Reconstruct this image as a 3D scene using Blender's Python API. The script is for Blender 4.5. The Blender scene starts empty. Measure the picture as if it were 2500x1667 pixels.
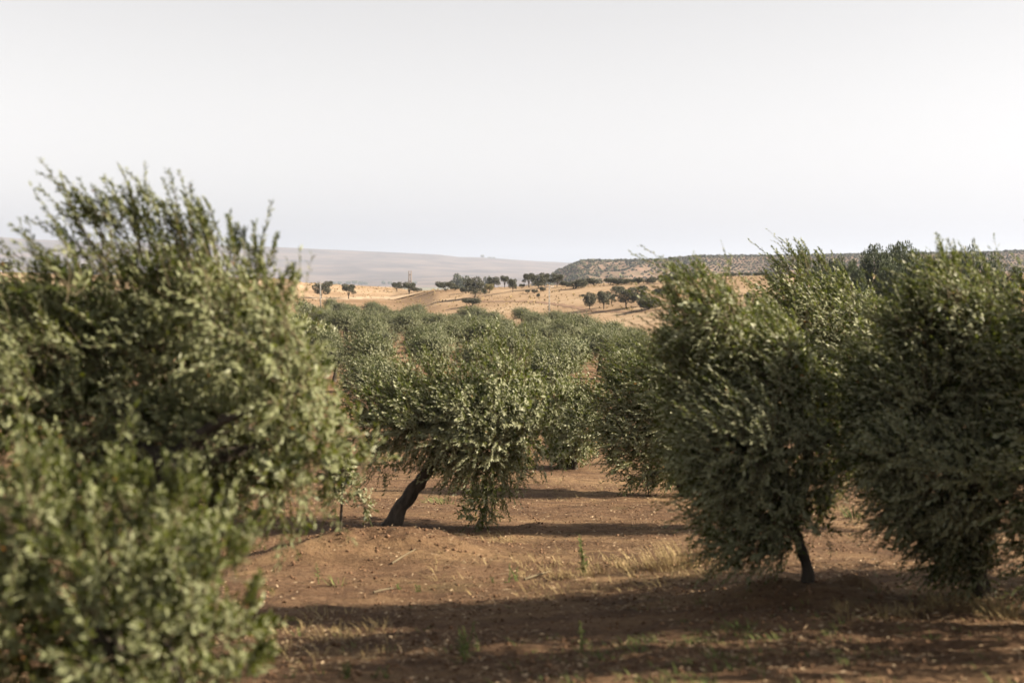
import bpy, math
import numpy as np
from mathutils import Vector

# ------------------------------------------------------------------ camera, sky, sun, exposure
scene = bpy.context.scene
col = scene.collection
R = math.radians
FPX = 2500 * 50 / 36.0            # focal length in photograph pixels
HORIZON = 655.0
PITCH = math.atan((833.5 - HORIZON) / FPX)

cam_d = bpy.data.cameras.new('camera')
cam = bpy.data.objects.new('camera', cam_d)
col.objects.link(cam)
cam_d.lens = 50; cam_d.sensor_width = 36
cam_d.clip_start = 0.1; cam_d.clip_end = 60000
cam.location = (0, 0, 0)
cam.rotation_euler = (math.pi / 2 - PITCH, 0, 0)
cam_d.dof.use_dof = True
cam_d.dof.focus_distance = 40.0
cam_d.dof.aperture_fstop = 1.6
scene.camera = cam

SUN_EL, SUN_AZ = R(31), R(-6)     # azimuth measured from +X (right) towards +Y (ahead)
sun_dir = Vector((math.cos(SUN_EL) * math.cos(SUN_AZ), math.cos(SUN_EL) * math.sin(SUN_AZ), math.sin(SUN_EL)))

world = bpy.data.worlds.new('World'); scene.world = world
world.use_nodes = True
wn = world.node_tree.nodes; wl = world.node_tree.links
bg = wn['Background']
sky = wn.new('ShaderNodeTexSky'); sky.sky_type = 'NISHITA'; sky.sun_disc = False
sky.sun_elevation = SUN_EL; sky.sun_rotation = math.pi / 2 - SUN_AZ
sky.air_density = 1.5; sky.dust_density = 1.1; sky.ozone_density = 1.0
bw = wn.new('ShaderNodeRGBToBW')
hs = wn.new('ShaderNodeMix'); hs.data_type = 'RGBA'; hs.inputs[0].default_value = 0.95   # milky, nearly colourless air
tint = wn.new('ShaderNodeMix'); tint.data_type = 'RGBA'; tint.blend_type = 'MULTIPLY'
tint.inputs[0].default_value = 1.0; tint.inputs[7].default_value = (1.0, 0.972, 0.968, 1)
wl.new(sky.outputs['Color'], bw.inputs[0]); wl.new(sky.outputs['Color'], hs.inputs[6]); wl.new(bw.outputs[0], hs.inputs[7]); wl.new(hs.outputs[2], tint.inputs[6])
wl.new(tint.outputs[2], bg.inputs['Color'])
bg.inputs['Strength'].default_value = 0.060

sun_d = bpy.data.lights.new('sun', 'SUN'); sun_d.energy = 5.0; sun_d.angle = R(0.6)
sun_d.color = (1.0, 0.86, 0.68)
sun = bpy.data.objects.new('sun', sun_d); col.objects.link(sun)
sun.rotation_euler = sun_dir.to_track_quat('Z', 'Y').to_euler()

scene.view_settings.view_transform = 'Standard'
scene.view_settings.look = 'None'
scene.view_settings.gamma = 1.0
scene.view_settings.use_curve_mapping = False
scene.view_settings.exposure = 1.72
scene.cycles.max_bounces = 6
scene.cycles.diffuse_bounces = 3
scene.cycles.transmission_bounces = 3
scene.cycles.volume_bounces = 1
scene.cycles.use_denoising = True

# ------------------------------------------------------------------ helpers: pixels to rays
K = 2500 / 2352.0                 # view units (2352 wide) to photograph pixels
SP, CP = math.sin(PITCH), math.cos(PITCH)

def at(px, py, Y):
    xc = (px - 1250) / FPX; yc = (833.5 - py) / FPX
    dx, dy, dz = xc, CP + yc * SP, -SP + yc * CP
    s = Y / dy
    return np.array([dx * s, Y, dz * s])

def V(vx, vy, Y):
    return at(vx * K, vy * K, Y)

# ------------------------------------------------------------------ helpers: noise
def _hash(ix, iy, seed):
    h = (ix.astype(np.int64) * 374761393 + iy.astype(np.int64) * 668265263 + seed * 1442695041) & 0xffffffff
    h = ((h ^ (h >> 13)) * 1274126177) & 0xffffffff
    return ((h ^ (h >> 16)) & 0xffff) / 65535.0

def vnoise(x, y, seed=0):
    x = np.asarray(x, float); y = np.asarray(y, float)
    ix = np.floor(x); iy = np.floor(y); fx = x - ix; fy = y - iy
    fx = fx * fx * (3 - 2 * fx); fy = fy * fy * (3 - 2 * fy)
    a = _hash(ix, iy, seed); b = _hash(ix + 1, iy, seed); c = _hash(ix, iy + 1, seed); d = _hash(ix + 1, iy + 1, seed)
    return (a * (1 - fx) + b * fx) * (1 - fy) + (c * (1 - fx) + d * fx) * fy - 0.5

def fbm(x, y, seed=0, octs=4):
    r = 0; a = 1.0; f = 1.0
    for k in range(octs):
        r = r + a * vnoise(x * f + 17.3 * k, y * f - 9.1 * k, seed + k); a *= 0.5; f *= 2.03
    return r

# ------------------------------------------------------------------ helpers: meshes and objects
class MB:
    """collects vertices, faces and a per-vertex random value for ONE mesh"""
    def __init__(self): self.v = []; self.f = []; self.a = []; self.n = 0
    def add(self, v, f, a=None):
        v = np.asarray(v, float).reshape(-1, 3); f = np.asarray(f, int)
        self.v.append(v); self.f.append(f + self.n); self.n += len(v)
        self.a.append(np.full(len(v), 0.5) if a is None else np.asarray(a, float).reshape(-1))
    def mesh(self, name, mat, smooth=False, extra=None):
        me = bpy.data.meshes.new(name)
        v = np.concatenate(self.v)
        me.vertices.add(len(v)); me.vertices.foreach_set('co', v.astype(np.float32).ravel())
        idx = np.concatenate([f.ravel() for f in self.f])
        tot = np.concatenate([np.full(len(f), f.shape[1]) for f in self.f])
        me.loops.add(len(idx)); me.loops.foreach_set('vertex_index', idx.astype(np.int32))
        me.polygons.add(len(tot))
        me.polygons.foreach_set('loop_start', (np.cumsum(tot) - tot).astype(np.int32))
        me.polygons.foreach_set('loop_total', tot.astype(np.int32))
        if smooth: me.polygons.foreach_set('use_smooth', np.ones(len(tot), bool))
        me.update(calc_edges=True)
        at_ = me.attributes.new('rnd', 'FLOAT', 'POINT'); at_.data.foreach_set('value', np.concatenate(self.a).astype(np.float32))
        for k, val in (extra or {}).items():
            e = me.attributes.new(k, 'FLOAT', 'POINT'); e.data.foreach_set('value', np.asarray(val, np.float32).ravel())
        me.materials.append(mat)
        return me

def link(name, me, parent=None, loc=None):
    o = bpy.data.objects.new(name, me); col.objects.link(o)
    if parent is not None: o.parent = parent
    if loc is not None: o.location = loc
    return o

def tag(o, label=None, cat=None, group=None, kind=None):
    if label: o['label'] = label
    if cat: o['category'] = cat
    if group: o['group'] = group
    if kind: o['kind'] = kind
    return o

def thing(name, loc, label, cat, group=None):
    o = bpy.data.objects.new(name, None); col.objects.link(o)
    o.empty_display_size = 0.3; o.location = loc
    return tag(o, label, cat, group)

def norm(a): return a / np.maximum(np.linalg.norm(a, axis=-1, keepdims=True), 1e-9)

def tube(mb, pts, rad, sides=8, rng=None, rough=0.0, cap=True, val=0.5):
    pts = np.asarray(pts, float); n = len(pts); rad = np.asarray(rad, float)
    t = norm(np.gradient(pts, axis=0))
    ref = np.array([0.31, 0.93, 0.2]); u = norm(np.cross(t, ref)); w = np.cross(t, u)
    ang = np.linspace(0, 2 * np.pi, sides, endpoint=False)
    rr = rad[:, None] * np.ones(sides)
    if rough and rng is not None:
        lobes = 1 + rough * np.sin(ang * 3 + rng.uniform(0, 6)) + rough * 0.7 * np.sin(ang * 5 + rng.uniform(0, 6))
        rr = rr * lobes * (1 + rough * rng.uniform(-1, 1, rr.shape) * 0.6)
    v = pts[:, None] + rr[..., None] * (np.cos(ang)[None, :, None] * u[:, None] + np.sin(ang)[None, :, None] * w[:, None])
    i = np.arange(n - 1)[:, None] * sides; j = np.arange(sides)[None]; jn = (j + 1) % sides
    f = np.stack([i + j, i + jn, i + sides + jn, i + sides + j], -1).reshape(-1, 4)
    mb.add(v, f, np.full(n * sides, val))
    if cap:
        mb.add(np.vstack([v[-1], pts[-1] + t[-1] * rad[-1] * 0.5]), [[k, (k + 1) % sides, sides] for k in range(sides)], np.full(sides + 1, val))
        mb.add(v[0], [list(range(sides))[::-1]], np.full(sides, val))

def spline(p, n):
    """smooth curve through the points p"""
    p = np.asarray(p, float); k = len(p); tt = np.linspace(0, k - 1, n)
    i = np.clip(tt.astype(int), 0, k - 2); s = (tt - i)[:, None]
    m = np.gradient(p, axis=0)
    h00 = 2 * s**3 - 3 * s**2 + 1; h10 = s**3 - 2 * s**2 + s; h01 = -2 * s**3 + 3 * s**2; h11 = s**3 - s**2
    return h00 * p[i] + h10 * m[i] + h01 * p[i + 1] + h11 * m[i + 1]

def box(mb, x0, x1, y0, y1, z0, z1, val=0.5):
    v = [(x, y, z) for x in (x0, x1) for y in (y0, y1) for z in (z0, z1)]
    mb.add(v, [[0, 1, 3, 2], [4, 6, 7, 5], [0, 4, 5, 1], [2, 3, 7, 6], [0, 2, 6, 4], [1, 5, 7, 3]], np.full(8, val))

# ------------------------------------------------------------------ materials
def newmat(name):
    m = bpy.data.materials.new(name); m.use_nodes = True
    nt = m.node_tree; nt.nodes.clear()
    out = nt.nodes.new('ShaderNodeOutputMaterial')
    return m, nt, out

def N(nt, kind, **kw):
    n = nt.nodes.new(kind)
    for k, v in kw.items():
        if k.startswith('i_'):
            key = k[2:]; key = int(key) if key.isdigit() else key.replace('_', ' ')
            n.inputs[key].default_value = v
        else: setattr(n, k, v)
    return n

def attr(nt, name): return N(nt, 'ShaderNodeAttribute', attribute_name=name).outputs['Fac']

def mixc(nt, fac, a, b, blend='MIX'):
    m = N(nt, 'ShaderNodeMix', data_type='RGBA', blend_type=blend)
    for sock, val in ((0, fac), (6, a), (7, b)):
        if isinstance(val, (int, float)): m.inputs[sock].default_value = val
        elif isinstance(val, tuple): m.inputs[sock].default_value = val + ((1,) if len(val) == 3 else ())
        else: nt.links.new(val, m.inputs[sock])
    return m.outputs[2]

def ramp(nt, fac, stops):
    r = N(nt, 'ShaderNodeValToRGB')
    el = r.color_ramp.elements
    while len(el) > 1: el.remove(el[-1])
    el[0].position = stops[0][0]; el[0].color = tuple(stops[0][1]) + (1,)
    for p, c in stops[1:]:
        e = el.new(p); e.color = tuple(c) + (1,)
    nt.links.new(fac, r.inputs[0]); return r.outputs[0]

def noise(nt, scale, detail=4, rough=0.55, vec=None, dist=0.0):
    n = N(nt, 'ShaderNodeTexNoise'); n.inputs['Scale'].default_value = scale
    n.inputs['Detail'].default_value = detail; n.inputs['Roughness'].default_value = rough
    n.inputs['Distortion'].default_value = dist
    if vec is not None: nt.links.new(vec, n.inputs['Vector'])
    return n.outputs['Fac']

def coords(nt, scale=(1, 1, 1)):
    tc = N(nt, 'ShaderNodeTexCoord'); mp = N(nt, 'ShaderNodeMapping'); mp.inputs['Scale'].default_value = scale
    nt.links.new(tc.outputs['Object'], mp.inputs['Vector']); return mp.outputs['Vector']

def leaf_mat(name, dark, light, under, trans, tfac=0.3, rough=0.5, dry=None, spec=0.35):
    m, nt, out = newmat(name)
    rn = attr(nt, 'rnd')
    stops = [(0.0, dark), (0.85, light)]
    if dry: stops += [(0.955, light), (0.965, dry)]
    top = ramp(nt, rn, stops)
    geo = N(nt, 'ShaderNodeNewGeometry')
    oi = N(nt, 'ShaderNodeObjectInfo')
    top = mixc(nt, oi.outputs['Random'], top, mixc(nt, 1.0, top, (0.55, 0.60, 0.64), 'MULTIPLY'))   # trees differ a little from each other
    c = mixc(nt, geo.outputs['Backfacing'], top, under)
    p = N(nt, 'ShaderNodeBsdfPrincipled'); p.inputs['Roughness'].default_value = rough
    p.inputs['Specular IOR Level'].default_value = spec
    nt.links.new(c, p.inputs['Base Color'])
    tr = N(nt, 'ShaderNodeBsdfTranslucent'); tr.inputs['Color'].default_value = trans + (1,)
    mx = N(nt, 'ShaderNodeMixShader'); mx.inputs[0].default_value = tfac
    nt.links.new(p.outputs[0], mx.inputs[1]); nt.links.new(tr.outputs[0], mx.inputs[2])
    nt.links.new(mx.outputs[0], out.inputs['Surface'])
    return m

def solid_mat(name, c0, c1, scale, rough=0.9, bump=0.0, bscale=None, stretch=(1, 1, 1)):
    m, nt, out = newmat(name)
    vec = coords(nt, stretch)
    c = ramp(nt, noise(nt, scale, 5, 0.6, vec), [(0.3, c0), (0.7, c1)])
    p = N(nt, 'ShaderNodeBsdfPrincipled'); p.inputs['Roughness'].default_value = rough
    p.inputs['Specular IOR Level'].default_value = 0.2
    nt.links.new(c, p.inputs['Base Color'])
    if bump:
        b = N(nt, 'ShaderNodeBump'); b.inputs['Strength'].default_value = bump; b.inputs['Distance'].default_value = 0.03
        nt.links.new(noise(nt, bscale or scale * 3, 5, 0.65, vec), b.inputs['Height']); nt.links.new(b.outputs[0], p.inputs['Normal'])
    nt.links.new(p.outputs[0], out.inputs['Surface'])
    return m

def vary_mat(name, c0, c1, rough=0.9, spec=0.15, c2=None):
    """colour from the per-piece random value"""
    m, nt, out = newmat(name)
    st = [(0.0, c0), (1.0, c1)] if c2 is None else [(0.0, c0), (0.5, c1), (1.0, c2)]
    c = ramp(nt, attr(nt, 'rnd'), st)
    p = N(nt, 'ShaderNodeBsdfPrincipled'); p.inputs['Roughness'].default_value = rough
    p.inputs['Specular IOR Level'].default_value = spec
    nt.links.new(c, p.inputs['Base Color']); nt.links.new(p.outputs[0], out.inputs['Surface'])
    return m

M = {}
M['olive'] = leaf_mat('olive_leaf', (0.010, 0.016, 0.003), (0.044, 0.064, 0.012), (0.27, 0.28, 0.175), (0.17, 0.21, 0.026), 0.26, 0.45, spec=0.18, dry=(0.32, 0.13, 0.025))
M['olive_green'] = leaf_mat('olive_leaf_green', (0.011, 0.016, 0.003), (0.056, 0.071, 0.014), (0.185, 0.20, 0.105), (0.175, 0.205, 0.026), 0.26, 0.45, spec=0.18, dry=(0.32, 0.13, 0.025))
M['olive_far'] = leaf_mat('olive_leaf_far', (0.015, 0.023, 0.008), (0.068, 0.083, 0.033), (0.21, 0.217, 0.135), (0.17, 0.195, 0.05), 0.22, 0.45, spec=0.2)
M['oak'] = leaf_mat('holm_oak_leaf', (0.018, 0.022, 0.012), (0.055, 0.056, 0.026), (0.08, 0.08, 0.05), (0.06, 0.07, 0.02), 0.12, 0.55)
M['yellow_bush'] = leaf_mat('yellow_bush_leaf', (0.10, 0.085, 0.02), (0.21, 0.17, 0.05), (0.2, 0.18, 0.09), (0.2, 0.18, 0.04), 0.2, 0.6)
M['pine'] = leaf_mat('pine_needle', (0.018, 0.030, 0.011), (0.060, 0.080, 0.028), (0.05, 0.065, 0.03), (0.07, 0.09, 0.02), 0.15, 0.55)
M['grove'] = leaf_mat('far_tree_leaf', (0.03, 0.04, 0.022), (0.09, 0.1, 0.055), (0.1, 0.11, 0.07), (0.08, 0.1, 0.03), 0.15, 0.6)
M['bark'] = solid_mat('olive_bark', (0.022, 0.018, 0.014), (0.085, 0.07, 0.055), 9, 0.95, 0.9, 22, (1, 1, 0.35))
M['twig'] = solid_mat('olive_twig', (0.07, 0.055, 0.035), (0.16, 0.13, 0.08), 6, 0.9)
M['oak_bark'] = solid_mat('oak_bark', (0.03, 0.024, 0.018), (0.09, 0.07, 0.05), 2, 0.95)
M['litter'] = vary_mat('dry_litter', (0.03, 0.018, 0.010), (0.16, 0.10, 0.058), c2=(0.48, 0.37, 0.24))
M['clod'] = vary_mat('soil_clod', (0.075, 0.04, 0.022), (0.19, 0.115, 0.068))
M['straw'] = vary_mat('dry_grass', (0.19, 0.135, 0.06), (0.34, 0.265, 0.135), 0.8)
M['weed'] = vary_mat('green_weed', (0.042, 0.066, 0.018), (0.13, 0.15, 0.045), 0.7)
M['concrete'] = solid_mat('pole_concrete', (0.26, 0.25, 0.235), (0.36, 0.35, 0.33), 3, 0.85)
M['steel'] = solid_mat('pole_steel', (0.25, 0.24, 0.23), (0.34, 0.33, 0.31), 5, 0.6)
M['brick'] = solid_mat('tower_masonry', (0.13, 0.105, 0.09), (0.20, 0.165, 0.14), 1.2, 0.95, 0.4, 4)
M['scrub'] = vary_mat('ridge_scrub', (0.045, 0.05, 0.028), (0.13, 0.125, 0.075))

# ------------------------------------------------------------------ terrain
UC = (np.array([-400, 0, 700, 744, 860, 960, 1010, 1063, 1130, 1222, 1329, 1500, 1595, 1700, 1882, 2500, 2900]) - 1250) / FPX
def lut(px, val): return np.interp(UC, (np.array(px) - 1250) / FPX, val)
D_F = lut([-400, 0, 744, 914, 1063, 1222, 1329, 1595, 1882, 2900], [330, 330, 330, 320, 300, 270, 250, 200, 190, 190])
Z_F = lut([-400, 0, 744, 914, 1063, 1222, 1329, 1595, 1882, 2500, 2900], [-5.0, -5.7, -10.7, -10.9, -11.1, -10.7, -10.6, -10.8, -8.6, -7, -6.5])
D_C = lut([-400, 0, 744, 960, 1010, 1063, 1329, 1595, 1882, 2900], [430, 430, 480, 500, 440, 400, 380, 350, 330, 320])
C_Y = lut([-400, 0, 700, 744, 860, 960, 1010, 1063, 1130, 1222, 1329, 1500, 1700, 1882, 2500, 2900],
          [660, 664, 681, 691, 697, 702, 711, 708, 706, 701, 697, 691, 677, 671, 668, 666])
Z_C = -(C_Y - HORIZON) / FPX * D_C
NEARX = np.array([-60, 0, 8, 12.5, 20, 30, 45, 70, 105.])
NEARZ = np.array([1.0, -1.6, -2.36, -2.93, -3.68, -4.55, -5.7, -7.0, -8.1])
MOUNDS = []                       # (x, y, radius x, radius y, height)

def field_edge(u): return np.interp(u, UC, D_F)
def crest_at(u): return np.interp(u, UC, D_C)

def pchip(X, Z, q):
    h = np.diff(X, axis=1); d = np.diff(Z, axis=1) / h
    m = np.zeros_like(Z); m[:, 0] = d[:, 0]; m[:, -1] = d[:, -1]
    a, b = d[:, :-1], d[:, 1:]
    ok = a * b > 0
    m[:, 1:-1] = np.where(ok, 2 * a * b / np.where(ok, a + b, 1), 0)
    k = np.clip((X <= q[:, None]).sum(1) - 1, 0, X.shape[1] - 2); r = np.arange(len(q))
    t = np.clip((q - X[r, k]) / h[r, k], 0, 1)
    return ((2*t**3 - 3*t**2 + 1) * Z[r, k] + (t**3 - 2*t**2 + t) * h[r, k] * m[r, k]
            + (-2*t**3 + 3*t**2) * Z[r, k + 1] + (t**3 - t**2) * h[r, k] * m[r, k + 1])

def H(x, y, fine=True):
    x = np.atleast_1d(np.asarray(x, float)); y = np.atleast_1d(np.asarray(y, float))
    u = x / np.maximum(y, 60.0)
    dF = np.interp(u, UC, D_F); zF = np.interp(u, UC, Z_F); dC = np.interp(u, UC, D_C); zC = np.interp(u, UC, Z_C)
    one = np.ones_like(x)
    X = np.stack([NEARX[i] * one for i in range(9)] + [dF, dC, dC * 1.25, 900 * one, 1600 * one, 3200 * one, 60000 * one], 1)
    Z = np.stack([NEARZ[i] * one for i in range(9)] + [zF, zC, zC - 5, -26 * one, -42 * one, -62 * one, -64 * one], 1)
    z = pchip(X, Z, y)
    big = np.clip((y - 60) / 150, 0, 1) * np.clip((dC * 1.3 - y) / 60, 0, 1)
    z = z + big * 0.45 * fbm(x / 55, y / 70, 5, 3) * np.clip((y - dF) / 25, 0.15, 1) * np.clip(np.abs(y - dC) / 60, 0.25, 1)
    near = np.clip((90 - y) / 40, 0, 1)
    z = z + 0.055 * np.clip(x - 2.0, -7, 0) * np.clip((20 - y) / 6, 0, 1)     # the near ground falls towards the left
    z = z + near * 0.10 * fbm(x / 2.6, y / 2.6, 11, 3)
    for mx, my, rx, ry, h in MOUNDS:
        q = ((x - mx) / rx) ** 2 + ((y - my) / ry) ** 2
        z = z + h * np.exp(-q ** 1.5) * (1 + 0.5 * fbm(x / 0.35, y / 0.35, 31, 3))
    if fine:
        z = z + near * (0.035 * fbm(x / 0.30, y / 0.30, 23, 3) + 0.012 * vnoise(x / 0.05, y / 0.05, 29))
    return z

def hz(x, y): return float(H(x, y, False)[0])

def ground_px(px, py, y0=4.0, y1=None, fallback=None):
    """first point of the terrain on the ray through a photograph pixel"""
    u = (px - 1250) / FPX
    ys = np.geomspace(y0, y1 or crest_at(u) * 1.02, 900)
    d = at(px, py, 1.0)
    g = H(d[0] * ys, ys, False)
    hit = np.where(d[2] * ys < g)[0]
    Y = ys[hit[0]] if len(hit) else (fallback or ys[-1])
    x = d[0] * Y
    return np.array([x, Y, hz(x, Y)])

# tree positions (needed by the mounds round their feet)
def foot(vx, Y):
    x = V(vx, 800, Y)[0]; return np.array([x, Y, hz(x, Y)])

m0 = V(885, 1290, 17.4); MOUNDS.append((m0[0], 17.5, 1.15, 0.8, 0.27))
m1 = V(700, 1290, 17.0); MOUNDS.append((m1[0], 17.1, 0.7, 0.6, 0.16))
m2 = V(1835, 1300, 12.5); MOUNDS.append((m2[0], 12.4, 0.7, 0.5, 0.14))
m3 = V(1965, 1300, 12.6); MOUNDS.append((m3[0], 12.7, 0.25, 0.22, 0.12))
m4 = V(2255, 1300, 12.0); MOUNDS.append((m4[0], 12.0, 0.8, 0.5, 0.05))

def build_ground():
    ys = [-40.]
    while ys[-1] < 26000:
        y = ys[-1]
        if y < 5: dy = 2.0 if y < 0 else 0.4
        elif y < 60: dy = max(0.05, 0.0066 * y)
        elif y < 700: dy = 0.018 * y
        else: dy = 0.07 * y
        ys.append(y + dy)
    ys = np.array(ys)
    ui = np.linspace(-0.42, 0.42, 260)
    uo = 0.42 + (np.linspace(0, 1, 36)[1:] ** 2.2) * 3.6
    u = np.concatenate([-uo[::-1], ui, uo])
    Y, U = np.meshgrid(ys, u, indexing='ij')
    X = np.clip(U * np.maximum(Y, 7.0), -24000, 24000)
    z = H(X.ravel(), Y.ravel())
    uu = (X / np.maximum(Y, 60)).ravel(); yy = Y.ravel(); xx = X.ravel()
    dF = np.interp(uu, UC, D_F); dC = np.interp(uu, UC, D_C)
    gold = np.clip((yy - dF + 6 * fbm(xx / 12, yy / 12, 3, 3)) / 6, 0, 1) * np.clip((dC * 1.5 - yy) / 60, 0, 1)
    plain = np.clip((yy - dC * 1.25) / 120, 0, 1)
    mb = MB()
    nr, nc = Y.shape
    i = np.arange(nr - 1)[:, None] * nc; j = np.arange(nc - 1)[None]
    f = np.stack([i + j, i + j + 1, i + nc + j + 1, i + nc + j], -1).reshape(-1, 4)
    mb.add(np.stack([X.ravel(), Y.ravel(), z], 1), f)
    # material: red-brown soil, dry grass, far plain
    m, nt, out = newmat('ground')
    vec = coords(nt)
    soil = ramp(nt, noise(nt, 0.55, 6, 0.62, vec), [(0.32, (0.086, 0.049, 0.028)), (0.55, (0.142, 0.084, 0.048)), (0.72, (0.196, 0.121, 0.069))])
    speck = ramp(nt, noise(nt, 19, 6, 0.78, vec), [(0.50, (0, 0, 0)), (0.60, (1, 1, 1))])
    soil = mixc(nt, mixc(nt, 0.6, (0, 0, 0), speck), soil, (0.235, 0.158, 0.095))
    dark = ramp(nt, noise(nt, 13, 5, 0.7, vec), [(0.36, (1, 1, 1)), (0.50, (0, 0, 0))])
    soil = mixc(nt, mixc(nt, 0.55, (0, 0, 0), dark), soil, (0.058, 0.031, 0.018))
    strw = ramp(nt, noise(nt, 0.33, 7, 0.7, coords(nt, (0.7, 1.5, 1))), [(0.47, (0, 0, 0)), (0.60, (1, 1, 1))])
    soil = mixc(nt, mixc(nt, 0.65, (0, 0, 0), strw), soil, (0.27, 0.178, 0.095))
    mott = ramp(nt, noise(nt, 2.4, 6, 0.72, coords(nt, (0.6, 1.3, 1))), [(0.40, (1, 1, 1)), (0.54, (0, 0, 0))])
    soil = mixc(nt, mixc(nt, 0.6, (0, 0, 0), mott), soil, (0.072, 0.043, 0.026))
    moss = ramp(nt, noise(nt, 0.8, 5, 0.6, coords(nt, (1, 1.6, 1))), [(0.60, (0, 0, 0)), (0.72, (1, 1, 1))])
    soil = mixc(nt, mixc(nt, 0.35, (0, 0, 0), moss), soil, (0.12, 0.10, 0.045))
    gs = coords(nt, (0.5, 1.0, 1.0))
    gold_c = ramp(nt, noise(nt, 0.03, 9, 0.72, gs), [(0.34, (0.185, 0.120, 0.070)), (0.46, (0.265, 0.184, 0.114)), (0.54, (0.325, 0.235, 0.150)), (0.66, (0.375, 0.283, 0.19))])
    tuft = ramp(nt, noise(nt, 0.6, 5, 0.75, gs), [(0.40, (1, 1, 1)), (0.52, (0, 0, 0))])
    gold_c = mixc(nt, mixc(nt, 0.5, (0, 0, 0), tuft), gold_c, (0.18, 0.115, 0.06))
    band = noise(nt, 0.0022, 4, 0.6, coords(nt, (0.35, 1.0, 1.0)))
    plain_c = ramp(nt, band, [(0.35, (0.075, 0.085, 0.05)), (0.47, (0.15, 0.15, 0.09)), (0.52, (0.30, 0.22, 0.13)), (0.58, (0.11, 0.125, 0.07)), (0.7, (0.22, 0.19, 0.12))])
    c = mixc(nt, attr(nt, 'gold'), soil, gold_c)
    c = mixc(nt, attr(nt, 'plain'), c, plain_c)
    p = N(nt, 'ShaderNodeBsdfPrincipled'); p.inputs['Roughness'].default_value = 0.95
    p.inputs['Specular IOR Level'].default_value = 0.1
    nt.links.new(c, p.inputs['Base Color'])
    b = N(nt, 'ShaderNodeBump'); b.inputs['Strength'].default_value = 1.0; b.inputs['Distance'].default_value = 0.06
    nt.links.new(noise(nt, 14, 6, 0.75, vec), b.inputs['Height']); nt.links.new(b.outputs[0], p.inputs['Normal'])
    nt.links.new(p.outputs[0], out.inputs['Surface'])
    tag(link('ground', mb.mesh('ground', m, True, {'gold': gold, 'plain': plain})), kind='structure')
build_ground()

def hill_sheet(name, pxs, ds, zfun, mat):
    u = (np.array(pxs) - 1250) / FPX
    D, U = np.meshgrid(ds, u, indexing='ij'); X = U * D
    Z = zfun(X, D, U)
    mb = MB(); nr, nc = D.shape
    i = np.arange(nr - 1)[:, None] * nc; j = np.arange(nc - 1)[None]
    mb.add(np.stack([X, D, Z], -1), np.stack([i + j, i + j + 1, i + nc + j + 1, i + nc + j], -1).reshape(-1, 4))
    return tag(link(name, mb.mesh(name, mat, True)), kind='structure')

def sstep(a, b, x):
    t = np.clip((x - a) / (b - a), 0, 1); return t * t * (3 - 2 * t)

# far hills beyond the plain
def far_z(X, D, U):
    px = U * FPX + 1250
    cy = np.interp(px, [-900, -300, 0, 60, 200, 450, 680, 760, 1000, 1080, 1115, 1175, 1290, 1390, 1700, 2500, 3400],
                   [560, 570, 580, 585, 591, 597, 605, 609, 620, 624, 629, 630, 638, 643, 652, 660, 662])
    dc = 9000
    zc = (HORIZON - cy) / FPX * dc + 4
    t = np.clip((D - 4200) / (dc - 4200), 0, 1)
    z = -66 + (zc + 66) * (0.35 * t + 0.65 * sstep(0.35, 1.0, t))
    z = z - np.clip((D - dc) / 3000, 0, 1) * 120
    amp = np.clip(t * 3, 0, 1) * np.clip(np.abs(D - dc) / 900, 0.05, 1)
    return z + 22 * amp * fbm(X / 900, D / 1500, 41, 4)
def far_mat():
    m, nt, out = newmat('far_hills')
    c = ramp(nt, noise(nt, 0.0035, 6, 0.62, coords(nt, (1.0, 0.8, 3.0))), [(0.35, (0.070, 0.058, 0.052)), (0.5, (0.125, 0.10, 0.088)), (0.65, (0.19, 0.145, 0.12))])
    p = N(nt, 'ShaderNodeBsdfPrincipled'); p.inputs['Roughness'].default_value = 1.0; p.inputs['Specular IOR Level'].default_value = 0
    nt.links.new(c, p.inputs['Base Color']); nt.links.new(p.outputs[0], out.inputs['Surface']); return m
hill_sheet('far_hills', np.linspace(-2200, 3900, 260), np.concatenate([np.linspace(4200, 9000, 50), np.linspace(9100, 13000, 14)]), far_z, far_mat())

# scrub-covered ridge on the right
RIDGE_PX = [1250, 1320, 1362, 1392, 1415, 1440, 1500, 1600, 1640, 1700, 1800, 1900, 2100, 2430, 2500, 3000, 3600]
RIDGE_CY = [716, 690, 661, 649, 639, 637, 637, 636, 632, 627, 626, 626, 622, 617, 613, 606, 606]
RD = 1650.0
def ridge_z(X, D, U):
    px = U * FPX + 1250
    zc = (HORIZON - np.interp(px, RIDGE_PX, RIDGE_CY)) / FPX * RD
    t = np.clip((D - 1050) / (RD - 1050), 0, 1)
    g = 0.30 * t + 0.70 * sstep(0.15, 0.98, t)
    base = -38.0
    z = base + (zc - base) * g
    z = z - np.clip((D - RD - 350) / 500, 0, 1) * 45
    mid = np.clip(4 * t * (1 - t), 0, 1)
    gul = np.abs(fbm(X / 75 + 0.3 * np.sin(D / 90), D / 260, 61, 4))
    return z - 20 * mid * gul * np.clip((px - 1330) / 150, 0.1, 1) + 3 * mid * fbm(X / 40, D / 40, 71, 3)
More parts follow.
